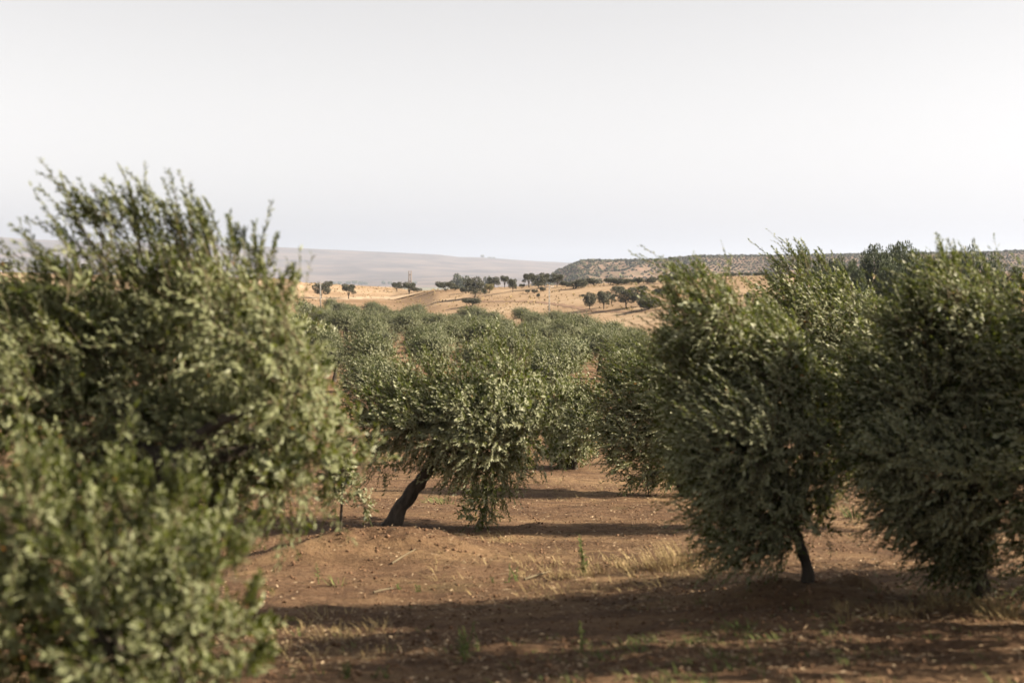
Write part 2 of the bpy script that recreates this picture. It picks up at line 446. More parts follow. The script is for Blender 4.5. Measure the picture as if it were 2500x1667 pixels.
def ridge_mat():
    m, nt, out = newmat('ridge_soil')
    vec = coords(nt)
    c = ramp(nt, noise(nt, 0.012, 7, 0.66, vec), [(0.34, (0.11, 0.085, 0.06)), (0.46, (0.18, 0.122, 0.09)), (0.6, (0.24, 0.165, 0.125)), (0.72, (0.31, 0.215, 0.16))])
    g = ramp(nt, noise(nt, 0.10, 5, 0.7, vec), [(0.42, (1, 1, 1)), (0.56, (0, 0, 0))])
    c = mixc(nt, mixc(nt, 0.55, (0, 0, 0), g), c, (0.085, 0.08, 0.05))
    p = N(nt, 'ShaderNodeBsdfPrincipled'); p.inputs['Roughness'].default_value = 1.0; p.inputs['Specular IOR Level'].default_value = 0
    nt.links.new(c, p.inputs['Base Color']); nt.links.new(p.outputs[0], out.inputs['Surface']); return m
hill_sheet('ridge', np.linspace(1250, 3600, 330), np.concatenate([np.linspace(1050, 1650, 60), np.linspace(1675, 2500, 20)]), ridge_z, ridge_mat())

def leaf_quads(mb, base, ldir, nrm, L, W, val, hexa=False):
    """narrow leaves: one quad each (or a longer six-cornered blade)"""
    n = len(base); s = norm(np.cross(nrm, ldir)); L = L[:, None]; W = W[:, None]
    if not hexa:
        v = np.stack([base, base + ldir * L * 0.5 + s * W * 0.5 + nrm * W * 0.12, base + ldir * L - nrm * L * 0.06,
                      base + ldir * L * 0.5 - s * W * 0.5 + nrm * W * 0.12], 1)
        f = np.arange(n * 4).reshape(n, 4)
        mb.add(v, f, np.repeat(val, 4))
    else:
        v = np.stack([base, base + ldir * L * 0.3 + s * W * 0.45 + nrm * W * 0.15, base + ldir * L * 0.7 + s * W * 0.4 + nrm * W * 0.1,
                      base + ldir * L - nrm * L * 0.08, base + ldir * L * 0.7 - s * W * 0.4 + nrm * W * 0.1, base + ldir * L * 0.3 - s * W * 0.45 + nrm * W * 0.15], 1)
        o = np.arange(n)[:, None] * 6
        f = np.concatenate([o + np.array([0, 1, 2, 3]), o + np.array([0, 3, 4, 5])])
        mb.add(v, f, np.repeat(val, 6))

# scrub and orchard dots over the ridge: small leafy bushes, far too many and too small to pick apart
def ridge_scrub():
    rng = np.random.default_rng(5); mb = MB()
    pts = []
    # planted rows on top, right part
    for r in range(34):
        D = 1230 + r * 15.0
        for px in np.arange(1655, 2560, 8.6):
            pts.append((px + rng.normal(0, 0.9) + (r % 2) * 4, D + rng.normal(0, 1.5), rng.uniform(1.5, 2.1)))
    # loose scrub elsewhere, thinner on the eroded slope
    for _ in range(2600):
        px = rng.uniform(1300, 1700); D = rng.uniform(1120, 1670)
        bare = math.exp(-((px - 1575) / 75) ** 2) * math.exp(-((D - 1380) / 140) ** 2)
        if rng.random() < bare * 1.1 - 0.05: continue
        pts.append((px, D, rng.uniform(0.9, 2.4)))
    for px in np.linspace(1362, 2560, 330):
        pts.append((px + rng.normal(0, 2), RD + rng.uniform(-12, 10), rng.uniform(1.3, 2.6)))
    pts = np.array(pts); X = (pts[:, 0] - 1250) / FPX * pts[:, 1]
    Z = ridge_z(X, pts[:, 1], X / pts[:, 1])
    n = 9
    c = np.stack([X, pts[:, 1], Z], 1)
    dirs = norm(rng.normal(size=(len(c), n, 3))); dirs[..., 2] = np.abs(dirs[..., 2])
    b = c[:, None] + dirs * pts[:, 2][:, None, None] * np.array([0.62, 0.62, 0.85])
    ld = norm(rng.normal(size=b.shape)); nn = norm(dirs + 0.4 * rng.normal(size=b.shape)); nn = norm(nn - (nn * ld).sum(-1, keepdims=True) * ld)
    S = np.repeat(pts[:, 2] * 1.25, n)
    val = np.clip(np.repeat(rng.random(len(c)), n) * 0.7 + 0.3 * rng.random(len(c) * n), 0, 1)
    leaf_quads(mb, (b - ld * S.reshape(len(c), n, 1) * 0.5).reshape(-1, 3), ld.reshape(-1, 3), nn.reshape(-1, 3), S, S * 0.85, val)
    tag(link('ridge_scrub', mb.mesh('ridge_scrub', M['scrub'])), 'low scrub and tiny orchard trees dotting the brown ridge', 'scrub', kind='stuff')
ridge_scrub()

# ------------------------------------------------------------------ olive trees
WIND = np.array([-1.0, 0.12, 0.10])

def shoots(mb_leaf, mb_twig, rng, base, d, L, nleaf, leafL, leafW, wind=0.35, droop=0.15, hexa=False, twig_r=0.0025, flip=0.25, ow=None, expo=None):
    """leafy shoots: curved twigs with pairs of narrow leaves"""
    S = len(base); t = np.linspace(0.12, 1.0, nleaf)[None, :, None]
    L3 = L[:, None, None]
    bend = wind * WIND - droop * np.array([0, 0, 1.0]) + rng.normal(0, 0.12, (S, 3))
    def pos(t): return base[:, None] + L3 * (d[:, None] * t + bend[:, None] * t * t * 0.6)
    P = pos(t); T = norm(d[:, None] + bend[:, None] * t * 1.2)
    ref = norm(rng.normal(size=(S, 1, 3))); a1 = norm(np.cross(T, ref)); a2 = np.cross(T, a1)
    ph = (np.arange(nleaf) * 1.5708 + (np.arange(nleaf) % 2) * 0.3)[None] + rng.uniform(0, 6.28, (S, 1)) + rng.normal(0, 0.35, (S, nleaf))
    rad = np.cos(ph)[..., None] * a1 + np.sin(ph)[..., None] * a2
    al = rng.uniform(0.45, 1.0, (S, nleaf, 1)) * (1.15 - 0.45 * t)
    ld = norm(T * np.cos(al) + rad * np.sin(al) + WIND * wind * 0.55 + rng.normal(0, 0.14, (S, nleaf, 3)))
    nn = 0.6 * T + rng.normal(0, 0.32, (S, nleaf, 3)) + np.array([0, 0, 0.15]) + (0 if ow is None else 1.0 * ow[:, None])
    fl = np.full((S, 1, 1), flip) if expo is None else (flip * expo)[:, None, None]     # wind turns over the leaves of the exposed tops
    nn = nn * np.where(rng.random((S, nleaf, 1)) < fl, -1, 1)
    nn = norm(nn - (nn * ld).sum(-1, keepdims=True) * ld)
    LL = leafL * rng.uniform(0.65, 1.2, (S, nleaf)) * (1.1 - 0.35 * t[..., 0]); WW = leafW * rng.uniform(0.75, 1.2, (S, nleaf))
    val = np.clip(np.repeat(rng.random((S, 1)) * 0.55, nleaf, 1) + 0.45 * rng.random((S, nleaf)), 0, 1)
    val = np.where(rng.random(val.shape) < 0.006, 1.0, np.minimum(val, 0.93))
    leaf_quads(mb_leaf, P.reshape(-1, 3), ld.reshape(-1, 3), nn.reshape(-1, 3), LL.ravel(), WW.ravel(), val.ravel(), hexa)
    if mb_twig is not None:
        tt = np.linspace(-0.25, 1.0, 5)[None, :, None]
        C = pos(tt); Tt = norm(d[:, None] + bend[:, None] * tt * 1.2)
        b1 = norm(np.cross(Tt, ref)); b2 = np.cross(Tt, b1)
        r = twig_r * (1.25 - 0.9 * np.linspace(0, 1, 5))[None, :, None]
        ring = np.stack([C + r * (math.cos(k * 2.094) * b1 + math.sin(k * 2.094) * b2) for k in range(3)], 2)
        o = (np.arange(S) * 15)[:, None, None]; i = (np.arange(4) * 3)[None, :, None]; j = np.arange(3)[None, None]; jn = (j + 1) % 3
        f = np.stack([o + i + j, o + i + jn, o + i + 3 + jn, o + i + 3 + j], -1).reshape(-1, 4)
        mb_twig.add(ring.reshape(-1, 3), f)

def crown(rng, clumps, nshoot, L0, nleaf, leafL, leafW, wind=0.35, hexa=False, twigs=True, spikes=(), flip=0.25, up=0.45, twig_r=0.0025, inner=0.4, gap=0.30, plume=0.06):
    """clumps: rows of x y z rx ry rz in tree space"""
    cl = np.asarray(clumps, float)
    wgt = (cl[:, 3] * cl[:, 5] * cl[:, 4]) ** (0.72); wgt /= wgt.sum()
    k = rng.choice(len(cl), nshoot, p=wgt)
    o = norm(rng.normal(size=(nshoot, 3)))
    rr = inner + (1 - inner) * rng.random((nshoot, 1)) ** 0.55
    base = cl[k, :3] + o * cl[k, 3:6] * rr * 0.88
    # uneven density: keep fewer shoots where a lump noise is low
    nz = vnoise(base[:, 0] / gap + 3.1 * base[:, 1] / gap, base[:, 2] / gap + 1.7 * base[:, 1] / gap, 7) + rng.normal(0, 0.13, nshoot)
    keep = nz > -0.13
    base, o, k = base[keep], o[keep], k[keep]; nshoot = len(base)
    cen = (cl[:, :3] * wgt[:, None]).sum(0)
    outw = norm(base - cen)
    d = 0.55 * o + 0.35 * outw + np.array([0, 0, up]) + WIND * wind * 0.5 + rng.normal(0, 0.32, (nshoot, 3))
    low = np.clip(-(o[:, 2]) * 1.2, 0, 1)[:, None]
    d = norm(d - low * np.array([0, 0, 1.1]))
    ztop = (base[:, 2] - cl[:, 2].min()) / max(1e-6, cl[:, 2].max() - cl[:, 2].min())
    L = L0 * rng.uniform(0.5, 1.25, nshoot) * np.where((o[:, 2] > 0.25) & (ztop > 0.6) & (rng.random(nshoot) < 0.5), 1.75, 1.05)
    ml, mt = MB(), (MB() if twigs else None)
    shoots(ml, mt, rng, base, d, L, nleaf, leafL, leafW, wind, 0.18, hexa, twig_r, flip, norm(0.5 * o + 0.8 * outw), np.clip(2.4 * (ztop - 0.42), 0.05, 1.5) * np.clip(0.6 + 0.8 * o[:, 2], 0.3, 1.3))
    if twigs:   # long wind-swept plumes along the exposed top
        top = np.where((o[:, 2] > 0.1) & (ztop > 0.5))[0]
        if len(top):
            t_ = rng.choice(top, max(4, int(nshoot * plume))); n_ = len(t_)
            dp = norm(WIND * (0.25 + wind) * rng.uniform(0.4, 1.3, (n_, 1)) + np.array([0, 0, 0.75]) + rng.normal(0, 0.22, (n_, 3)) + 0.3 * o[t_])
            shoots(ml, mt, rng, base[t_] + 0.3 * L0 * o[t_], dp, L0 * rng.uniform(1.0, 1.9, n_) * (1 if plume > 0.05 else 0.7), int(nleaf * 1.5), leafL, leafW, wind, 0.06, hexa, twig_r, min(0.6, flip * 1.6))
    # broader leaves added inside the clumps to block light through the crown
    ni = nshoot // 3; ki = rng.choice(len(cl), ni, p=wgt); oi = norm(rng.normal(size=(ni, 3)))
    shoots(ml, None, rng, cl[ki, :3] + oi * cl[ki, 3:6] * rng.uniform(0.1, 0.6, (ni, 1)), norm(oi + np.array([0, 0, 0.3])), L0 * rng.uniform(0.5, 0.9, ni), max(6, nleaf // 2), leafL * 1.5, leafW * 2.0, wind * 0.5, 0.1, False, twig_r, 0.1, oi)
    for (p0, p1, cnt) in spikes:
        p0 = np.asarray(p0); p1 = np.asarray(p1); ln = np.linalg.norm(p1 - p0)
        bs = p0 + rng.normal(0, 0.13 * ln, (cnt, 3)); dd = norm((p1 - p0)[None] + rng.normal(0, 0.15 * ln, (cnt, 3)))
        shoots(ml, mt, rng, bs, dd, ln * rng.uniform(0.6, 0.92, cnt), int(nleaf * 2.0), leafL * 0.82, leafW * 0.85, 0.22, 0.03, hexa, twig_r * 1.2, min(0.55, flip * 1.8))
    return ml, mt

def trunk_mesh(rng, pts, r0, r1, n=16, sides=14):
    mb = MB(); c = spline(pts, n)
    t = np.linspace(0, 1, n)
    rad = r0 + (r1 - r0) * t + r0 * 0.55 * np.exp(-t * 9)
    rad = rad * (1 + 0.10 * np.sin(t * 17 + rng.uniform(0, 6)) * (1 - t)); c = c + rng.normal(0, 0.10 * r0, c.shape) * (t > 0.05)[:, None]
    tube(mb, c, rad, sides, rng, 0.15)
    return mb

def near_olive(label, Y, foot_vx, clumps, spikes, seed, nshoot, L0, nleaf, leafL, leafW, trunk_px=None, r0=0.16, wind=0.35,
               hexa=False, flip=0.25, name='olive_tree', depth=0.85, group='olive trees close to the camera', limbs=5, front=True, foot_pt=None, twig_r=0.0028, up=0.45, inner=0.4, plume=0.06, leaf='olive'):
    rng = np.random.default_rng(seed)
    base = foot(foot_vx, Y) if foot_pt is None else np.asarray(foot_pt, float)
    s = K * Y / FPX
    rows = []
    for c in clumps:
        vx, vy, r = c[:3]; dy = c[3] if len(c) > 3 else rng.uniform(-0.55, 0.55) * depth
        p = V(vx, vy, Y + dy) - base
        R_ = max(0.4 * r * s, r * s - 0.22 * L0)
        rows.append((p[0], p[1], p[2], R_, R_ * rng.uniform(1.0, 1.3), R_))
    rows = np.array(rows)
    # far-side clumps so that the crown is as deep as it is wide
    half = (rows[:, 0].max() - rows[:, 0].min()) * 0.5
    cx = rows[:, 0].mean(); extra = []
    for r in rows[::2]:
        e = r.copy(); e[1] = rng.uniform(0.3, 0.9) * half * depth; e[0] = cx + (e[0] - cx) * 0.75; e[2] -= 0.04; extra.append(e)
    for r in (rows[1::3] if front else []):
        e = r.copy(); e[1] = -rng.uniform(0.2, 0.5) * half * depth; e[0] = cx + (e[0] - cx) * 0.7; e[2] -= 0.08; extra.append(e)
    rows = np.vstack([rows, extra])
    root = thing(name, base, label, 'olive tree', group)
    if trunk_px: tp = [V(a, b, Y + dd) - base for a, b, dd in trunk_px]; tp[0] = np.array([tp[0][0], tp[0][1], -0.12])
    else:
        top = np.array([cx * 0.5, 0, rows[:, 2].min() * 0.5 + rows[:, 2].mean() * 0.5])
        tp = [np.array([0, 0, -0.12]), top * 0.45 + rng.normal(0, 0.05, 3), top]
    link('trunk', trunk_mesh(rng, tp, r0, r0 * 0.72).mesh('trunk', M['bark'], True), root)
    fork = tp[-1]
    order = np.argsort(-rows[:, 3] * rows[:, 5])[:40]
    picks = rng.choice(order, min(limbs, len(order)), replace=False)
    for k in picks:
        e = fork + 0.72 * (rows[k, :3] - fork); mid = (fork + e) * 0.5 + np.array([0, 0, 0.10]) + rng.normal(0, 0.06, 3)
        mb = MB(); tube(mb, spline([fork - (tp[-1] - tp[-2]) * 0.15, mid, e], 10), np.linspace(r0 * 0.42, r0 * 0.05, 10), 8, rng, 0.08)
        link('limb', mb.mesh('limb', M['bark'], True), root)
    sp = [(V(a, b, Y) - base, V(c, d_, Y) - base, n) for a, b, c, d_, n in spikes]
    sp = [(a, b, int(n * 1.7)) for a, b, n in sp]
    ml, mt = crown(rng, rows, nshoot, L0, nleaf, leafL, leafW, wind, hexa, True, sp, flip, up, twig_r, inner, plume=plume)
    cr = link('crown', ml.mesh('crown', M[leaf]), root)
    link('twigs', mt.mesh('twigs', M['twig'], True), cr)
    return root

near_olive('large blurred olive tree at the left edge, its top above the horizon', 9.0, 330,
    [(420, 675, 110), (310, 640, 85), (500, 705, 85), (240, 680, 95), (420, 790, 190, 0.5), (600, 790, 120, -0.15), (670, 900, 110, -0.2), (720, 1040, 105, -0.15),
     (560, 1000, 180, 0.4), (300, 900, 230, 0.5), (110, 800, 140, 0.2), (70, 720, 75), (650, 1120, 110), (0, 900, 190), (-120, 820, 190), (-160, 1000, 230),
     (450, 1120, 150, 0.3), (300, 1090, 150, 0.1), (150, 1010, 130, 0.0), (380, 1010, 120, 0.2), (760, 960, 60), (790, 1060, 55), (810, 990, 50), (835, 1065, 40), (690, 1160, 50), (665, 800, 60), (160, 660, 55), (245, 590, 42), (470, 625, 42), (340, 570, 34)],
    [(215, 540, 105, 345, 5), (250, 500, 150, 450, 5), (330, 560, 310, 385, 5), (360, 560, 330, 400, 4), (430, 560, 405, 395, 4), (500, 560, 478, 425, 5), (560, 610, 600, 470, 3),
     (600, 640, 640, 535, 3), (650, 690, 685, 595, 3), (280, 540, 225, 400, 4), (400, 600, 370, 440, 5), (170, 640, 75, 580, 5), (230, 590, 130, 460, 4), (540, 600, 540, 480, 4), (620, 720, 655, 630, 3),
     (460, 580, 440, 440, 4), (300, 560, 275, 420, 4)],
    101, 4000, 0.30, 20, 0.062, 0.0165, r0=0.17, wind=0.42, hexa=False, flip=0.3, leaf='olive_green', limbs=7, front=False)

near_olive('low olive bush in the bottom left corner, nearest and most blurred', 6.4, 260,
    [(50, 1195, 95), (240, 1225, 110), (400, 1235, 105), (140, 1345, 150), (340, 1345, 160), (500, 1325, 100), (540, 1465, 80),
     (330, 1515, 130), (90, 1515, 120), (560, 1575, 60), (-90, 1345, 170), (440, 1445, 110), (220, 1465, 110), (480, 1585, 70), (300, 1635, 100)],
    [(90, 1180, 90, 875, 4), (60, 1140, 70, 985, 4), (270, 1150, 255, 1030, 5), (420, 1150, 450, 1045, 4), (400, 1150, 420, 1065, 4), (540, 1290, 570, 1185, 3), (560, 1410, 630, 1325, 3), (580, 1510, 640, 1465, 3), (140, 1160, 150, 1025, 4), (350, 1150, 345, 1055, 4)],
    102, 1500, 0.20, 16, 0.058, 0.0170, r0=0.07, wind=0.10, hexa=True, flip=0.3, leaf='olive_green', name='olive_bush', limbs=6, depth=0.8, up=0.8)

near_olive('olive tree with a thick leaning trunk beside the earth mound', 20.0, 905,
    [(930, 925, 72), (870, 970, 62), (1000, 905, 66), (1090, 925, 82), (1180, 910, 68), (1240, 945, 60), (1200, 1000, 100), (1100, 1000, 115),
     (980, 980, 100), (1130, 1105, 72), (1112, 1170, 38), (900, 1045, 55), (1040, 1070, 60), (1265, 970, 42), (1150, 850, 34), (1170, 1075, 55), (1210, 855, 34), (960, 940, 75), (1060, 955, 85), (850, 930, 45), (840, 980, 50), (860, 1060, 45), (1275, 920, 45), (1270, 1040, 40)],
    [(1125, 830, 1135, 705, 6), (1150, 820, 1150, 730, 5), (1205, 830, 1225, 735, 5), (950, 870, 935, 800, 4), (1000, 850, 985, 785, 4), (870, 920, 845, 850, 4), (1060, 870, 1060, 795, 4), (1185, 840, 1185, 760, 4), (1115, 1160, 1110, 1215, 5)],
    103, 4000, 0.28, 18, 0.068, 0.020, trunk_px=[(886, 1215, -0.05), (920, 1165, 0), (955, 1115, 0.05), (990, 1065, 0.1), (1030, 1000, 0.1)], r0=0.10, wind=0.25, plume=0.03, flip=0.45, limbs=6)

near_olive('silvery olive tree in the gap, half hidden by the right foreground tree', 27.0, 1590,
    [(1435, 890, 75), (1500, 870, 65), (1405, 945, 65), (1480, 950, 105), (1560, 960, 100), (1450, 1055, 60), (1520, 1050, 70), (1405, 1005, 50), (1440, 1000, 75), (1530, 880, 60), (1600, 900, 80), (1470, 830, 35), (1560, 1060, 60), (1610, 1050, 70), (1450, 1090, 35)],
    [(1430, 830, 1400, 790, 4), (1480, 820, 1455, 780, 4), (1520, 810, 1500, 775, 4)],
    104, 2700, 0.32, 17, 0.078, 0.024, r0=0.15, wind=0.6, flip=0.8)

near_olive('small olive tree at the end of the sunlit earth lane', 35.0, 1318,
    [(1310, 945, 48), (1345, 990, 50), (1290, 1010, 45), (1320, 1035, 38), (1350, 935, 38), (1300, 980, 50), (1300, 1045, 36)],
    [(1320, 910, 1320, 880, 3)], 105, 1200, 0.36, 15, 0.11, 0.034, r0=0.13, wind=0.2)

near_olive('tall windswept olive tree right of the lane, crown bent to the left', 12.5, 1855,
    [(1600, 665, 48), (1645, 705, 62), (1600, 765, 75), (1680, 785, 70), (1570, 730, 40), (1570, 850, 70), (1680, 880, 105), (1790, 860, 90),
     (1850, 910, 80), (1620, 960, 85), (1700, 1020, 120), (1820, 1030, 110), (1655, 1120, 80), (1760, 1150, 110), (1870, 1130, 70), (1905, 1040, 75), (1600, 1060, 60), (1920, 960, 75), (1910, 1110, 55), (1640, 1200, 55), (1665, 1260, 35), (1610, 900, 80), (1700, 1215, 55), (1800, 1225, 60),
     (1880, 1225, 42), (1690, 1270, 24), (1785, 1280, 24), (1740, 780, 60), (1800, 790, 60)],
    [(1590, 660, 1545, 590, 5), (1630, 660, 1610, 590, 4), (1650, 690, 1660, 620, 4), (1560, 710, 1520, 650, 5), (1690, 740, 1700, 660, 4), (1580, 700, 1530, 625, 4), (1560, 800, 1505, 740, 4), (1760, 790, 1740, 720, 4)],
    106, 4700, 0.26, 19, 0.055, 0.0150, r0=0.05, wind=0.6, flip=0.55, trunk_px=[(1857, 1335, 0), (1848, 1290, 0), (1825, 1220, 0), (1790, 1120, 0.1)], limbs=7)

near_olive('olive tree behind the two right foreground trees, pale tufted top', 19.5, 2090,
    [(1825, 645, 42), (1810, 700, 50), (1890, 690, 50), (1955, 700, 45), (1850, 750, 95), (1960, 765, 80), (2000, 800, 90), (1900, 850, 110), (2040, 760, 50), (1950, 960, 90), (2040, 900, 90), (2000, 1030, 70), (2060, 1080, 80), (1935, 1010, 65), (1930, 900, 85)],
    [(1820, 620, 1780, 555, 5), (1850, 610, 1830, 545, 4), (1890, 620, 1880, 580, 4), (1950, 660, 1930, 610, 5), (1800, 660, 1770, 600, 4), (2010, 710, 2000, 660, 4)],
    107, 2300, 0.34, 17, 0.075, 0.021, r0=0.09, wind=0.6, flip=0.55)

near_olive('big dark olive tree at the right, tallest spike above the pine tops', 12.0, 2255,
    [(2150, 695, 50), (2195, 675, 45), (2180, 630, 18), (2110, 740, 55), (2235, 745, 70), (2100, 800, 85), (2220, 830, 110), (2300, 770, 70), (2120, 920, 110),
     (2240, 960, 130), (2080, 1040, 75), (2180, 1090, 130), (2280, 1080, 100), (2130, 1180, 80), (2230, 1220, 100), (2170, 1275, 50), (2255, 1310, 50), (2300, 1200, 55), (2040, 960, 70), (2040, 1120, 50), (2330, 900, 90), (2340, 1060, 80), (2320, 680, 40), (2020, 1050, 60), (2000, 900, 75), (1995, 990, 55), (2060, 1180, 55), (2085, 1250, 45)],
    [(2180, 620, 2168, 535, 5), (2200, 620, 2205, 570, 3), (2150, 620, 2130, 590, 4), (2110, 680, 2080, 630, 4), (2240, 700, 2250, 650, 4), (2080, 770, 2030, 720, 5), (2290, 730, 2300, 680, 3)],
    108, 5000, 0.26, 19, 0.056, 0.0152, r0=0.075, wind=0.5, flip=0.45, trunk_px=[(2255, 1395, 0), (2250, 1340, 0), (2235, 1260, 0), (2215, 1150, 0)], limbs=7)

near_olive('dark olive tree cut off by the right edge of the picture', 11.2, 2520,
    [(2380, 720, 70), (2390, 850, 90), (2370, 1000, 80), (2380, 1130, 80), (2400, 1250, 70), (2460, 1050, 140), (2520, 900, 140), (2440, 1200, 100), (2550, 1150, 130), (2580, 780, 120), (2620, 1000, 140), (2480, 680, 70)],
    [(2380, 680, 2350, 630, 4), (2360, 780, 2320, 740, 4)], 109, 1900, 0.32, 18, 0.070, 0.019, r0=0.13, wind=0.45)

# trees just outside the right edge, whose shadows lie across the foreground
for q, (vx, Y, sd, up_) in enumerate(((2860, 10.2, 111, 360), (3000, 8.7, 112, 330), (2720, 13.6, 113, 0), (3120, 12.2, 114, 60))):
    near_olive(('olive tree just outside the right edge whose shadow crosses the foreground', 'olive tree outside the right edge, nearest to the viewer', 'olive tree outside the right edge, farthest from the viewer', 'olive tree farthest to the right outside the picture')[q], Y, vx,
        [(vx - 120, 780 - up_, 130), (vx + 60, 740 - up_, 150), (vx + 180, 880 - up_, 160), (vx - 40, 960 - up_, 190), (vx - 200, 950 - up_, 110), (vx + 120, 1080 - up_ * 0.7, 160), (vx - 100, 1130 - up_ * 0.5, 130), (vx, 1150 - up_ * 0.3, 150)],
        [], sd, 900, 0.36, 14, 0.10, 0.032, r0=0.14, wind=0.4)

# young olive stem left of the leaning tree
def sapling(label, vx, vy0, vy1, seed, clumps, wpx=6):
    rng = np.random.default_rng(seed)
    b = ground_px(vx * K, vy0 * K)
    Y = b[1]; s = K * Y / FPX
    root = thing('olive_sapling', b, label, 'olive sapling')
    top = V(vx + 3, vy1, Y) - b
    mb = MB(); tube(mb, spline([np.array([0, 0, -0.05]), top * 0.5 + np.array([0.01, 0, 0]), top], 8), np.linspace(wpx * s * 0.6, wpx * s * 0.35, 8), 8, rng, 0.06)
    link('stem', mb.mesh('stem', M['bark'], True), root)
    rows = [tuple(V(a, c, Y) - b) + (r * s, r * s, r * s) for a, c, r in clumps]
    ml, mt = crown(rng, rows, 60 * len(rows), 0.16, 12, 0.06, 0.016, 0.2, False, True)
    c = link('crown', ml.mesh('crown', M['olive']), root); link('twigs', mt.mesh('twigs', M['twig']), c)
sapling('thin olive sapling standing on the mound left of the leaning trunk', 782, 1222, 1060, 131, [(782, 1080, 26), (800, 1120, 18), (770, 1150, 16), (835, 1162, 12), (765, 1100, 20)])
sapling('tiny olive sapling in the lane right of the hanging branch', 1488, 1140, 1098, 132, [(1488, 1115, 9), (1495, 1105, 8), (1481, 1108, 7)], 2.5)

# ------------------------------------------------------------------ the grove in the dip: copies of a few olive trees
def grove_variants():
    res = []
    for q in range(7):
        rng = np.random.default_rng(300 + q)
        n = 9; a = rng.uniform(0, 6.28) + np.arange(n) * 2.4
        rad = np.sqrt((np.arange(n) + 0.4) / n) * 1.15
        cl = [(rad[i] * math.cos(a[i]), rad[i] * math.sin(a[i]), 1.75 + 0.75 * (1 - rad[i] / 1.3) + rng.uniform(-0.35, 0.3), rng.uniform(0.55, 0.85), rng.uniform(0.55, 0.85), rng.uniform(0.6, 0.9)) for i in range(n)]
        ml, _ = crown(rng, cl, 1150, 0.42, 14, 0.125, 0.046, 0.25, False, False, flip=0.32, up=0.6, inner=0.35)
        lean = rng.uniform(-0.35, 0.35)
        tb = trunk_mesh(rng, [(0, 0, -0.3), (lean * 0.4, 0.05, 0.5), (lean, 0.1, 1.5)], 0.17, 0.10, 8, 8)
        for k in range(3):
            e = np.array(cl[k * 2][:3]); tube(tb, spline([(lean * 0.9, 0.1, 1.25), (e + np.array([lean, 0, 1.2])) * 0.5, e], 6), np.linspace(0.09, 0.03, 6), 6)
        res.append((ml.mesh('crown', M['olive_far']), tb.mesh('trunk', M['bark'], True)))
    return res
GV = grove_variants()

def grove():
    rng = np.random.default_rng(77)
    ca, sa = math.cos(R(11)), math.sin(R(11)); sx_, sy_ = 7.2, 12.5
    spots = []
    for i in range(-70, 70):
        for j in range(-10, 70):
            x = i * ca * sx_ - j * sa * sy_; y = i * sa * sx_ + j * ca * sy_
            x += rng.normal(0, 0.5); y += rng.normal(0, 0.5)
            if y < 42: continue
            u = x / y; px = u * FPX + 1250
            if y > field_edge(u) - 3 or px < -120 or px > 2620: continue
            if 760 < px < 1560 and y < 60: continue
            seen = (780 < px < 1640) or (px < 200 and y > 120) or (px > 1640 and px < 2000 and y < 120)
            if rng.random() < 0.03: continue
            spots.append((y, x, px, seen))
    spots.sort()
    front = [s for s in spots if s[3]][:300]
    keep = set(front)
    rest = [s for s in spots if s not in keep]
    for (y, x, px, _) in front:
        k = rng.integers(len(GV)); z = hz(x, y); u = x / y
        edge = field_edge(u) - y
        if px < 300: lb, g = 'olive tree of the grove seen past the left edge of the big blurred tree', 'grove olives at the far left'
        elif edge < 14: lb, g = 'olive tree in the last grove row, against the golden field', 'last grove row below the golden field'
        elif y < 95: lb, g = 'olive tree in the nearest grove rows, with red earth between the trees', 'nearest grove rows'
        else: lb, g = 'grey-green olive tree packed in the middle of the grove', 'olives packed in the middle of the grove'
        root = thing('olive_tree', (x, y, z), lb, 'olive tree', g)
        s = rng.uniform(0.9, 1.32); root.scale = (s * rng.uniform(0.92, 1.12), s * rng.uniform(0.92, 1.12), s * rng.uniform(0.80, 1.05))
        root.rotation_euler = (0, 0, rng.uniform(-0.9, 0.9))
        link('trunk', GV[k][1], root); link('crown', GV[k][0], root)
    # the rest of the grove stands behind the near trees: one mass
    mb = MB(); n = 260
    if rest:
        c = np.array([(x, y, hz(x, y)) for (y, x, px, _) in rest])
        for x, y, z in c[::1]:
            o = norm(rng.normal(size=(n, 3))); s = rng.uniform(0.85, 1.2)
            b = np.array([x, y, z + 1.95 * s]) + o * np.array([1.65, 1.65, 1.2]) * s * (0.55 + 0.45 * rng.random((n, 1)))
            ld = norm(o * 0.6 + rng.normal(0, 0.6, (n, 3)) + np.array([0, 0, 0.5])); nn = norm(o + rng.normal(0, 0.5, (n, 3))); nn = norm(nn - (nn * ld).sum(-1, keepdims=True) * ld)
            leaf_quads(mb, b, ld, nn, rng.uniform(0.35, 0.6, n), rng.uniform(0.18, 0.3, n), np.clip(rng.random(n), 0, 0.93))
            tube(mb, [(x, y, z - 0.2), (x + 0.1, y, z + 0.8), (x + 0.2, y, z + 1.6)], [0.2, 0.15, 0.1], 5, val=0.0)
        tag(link('olive_grove', mb.mesh('olive_grove', M['olive_far'])), 'mass of grove olives hidden behind the near trees', 'olive grove', kind='stuff')
    return len(front), len(rest)
grove()

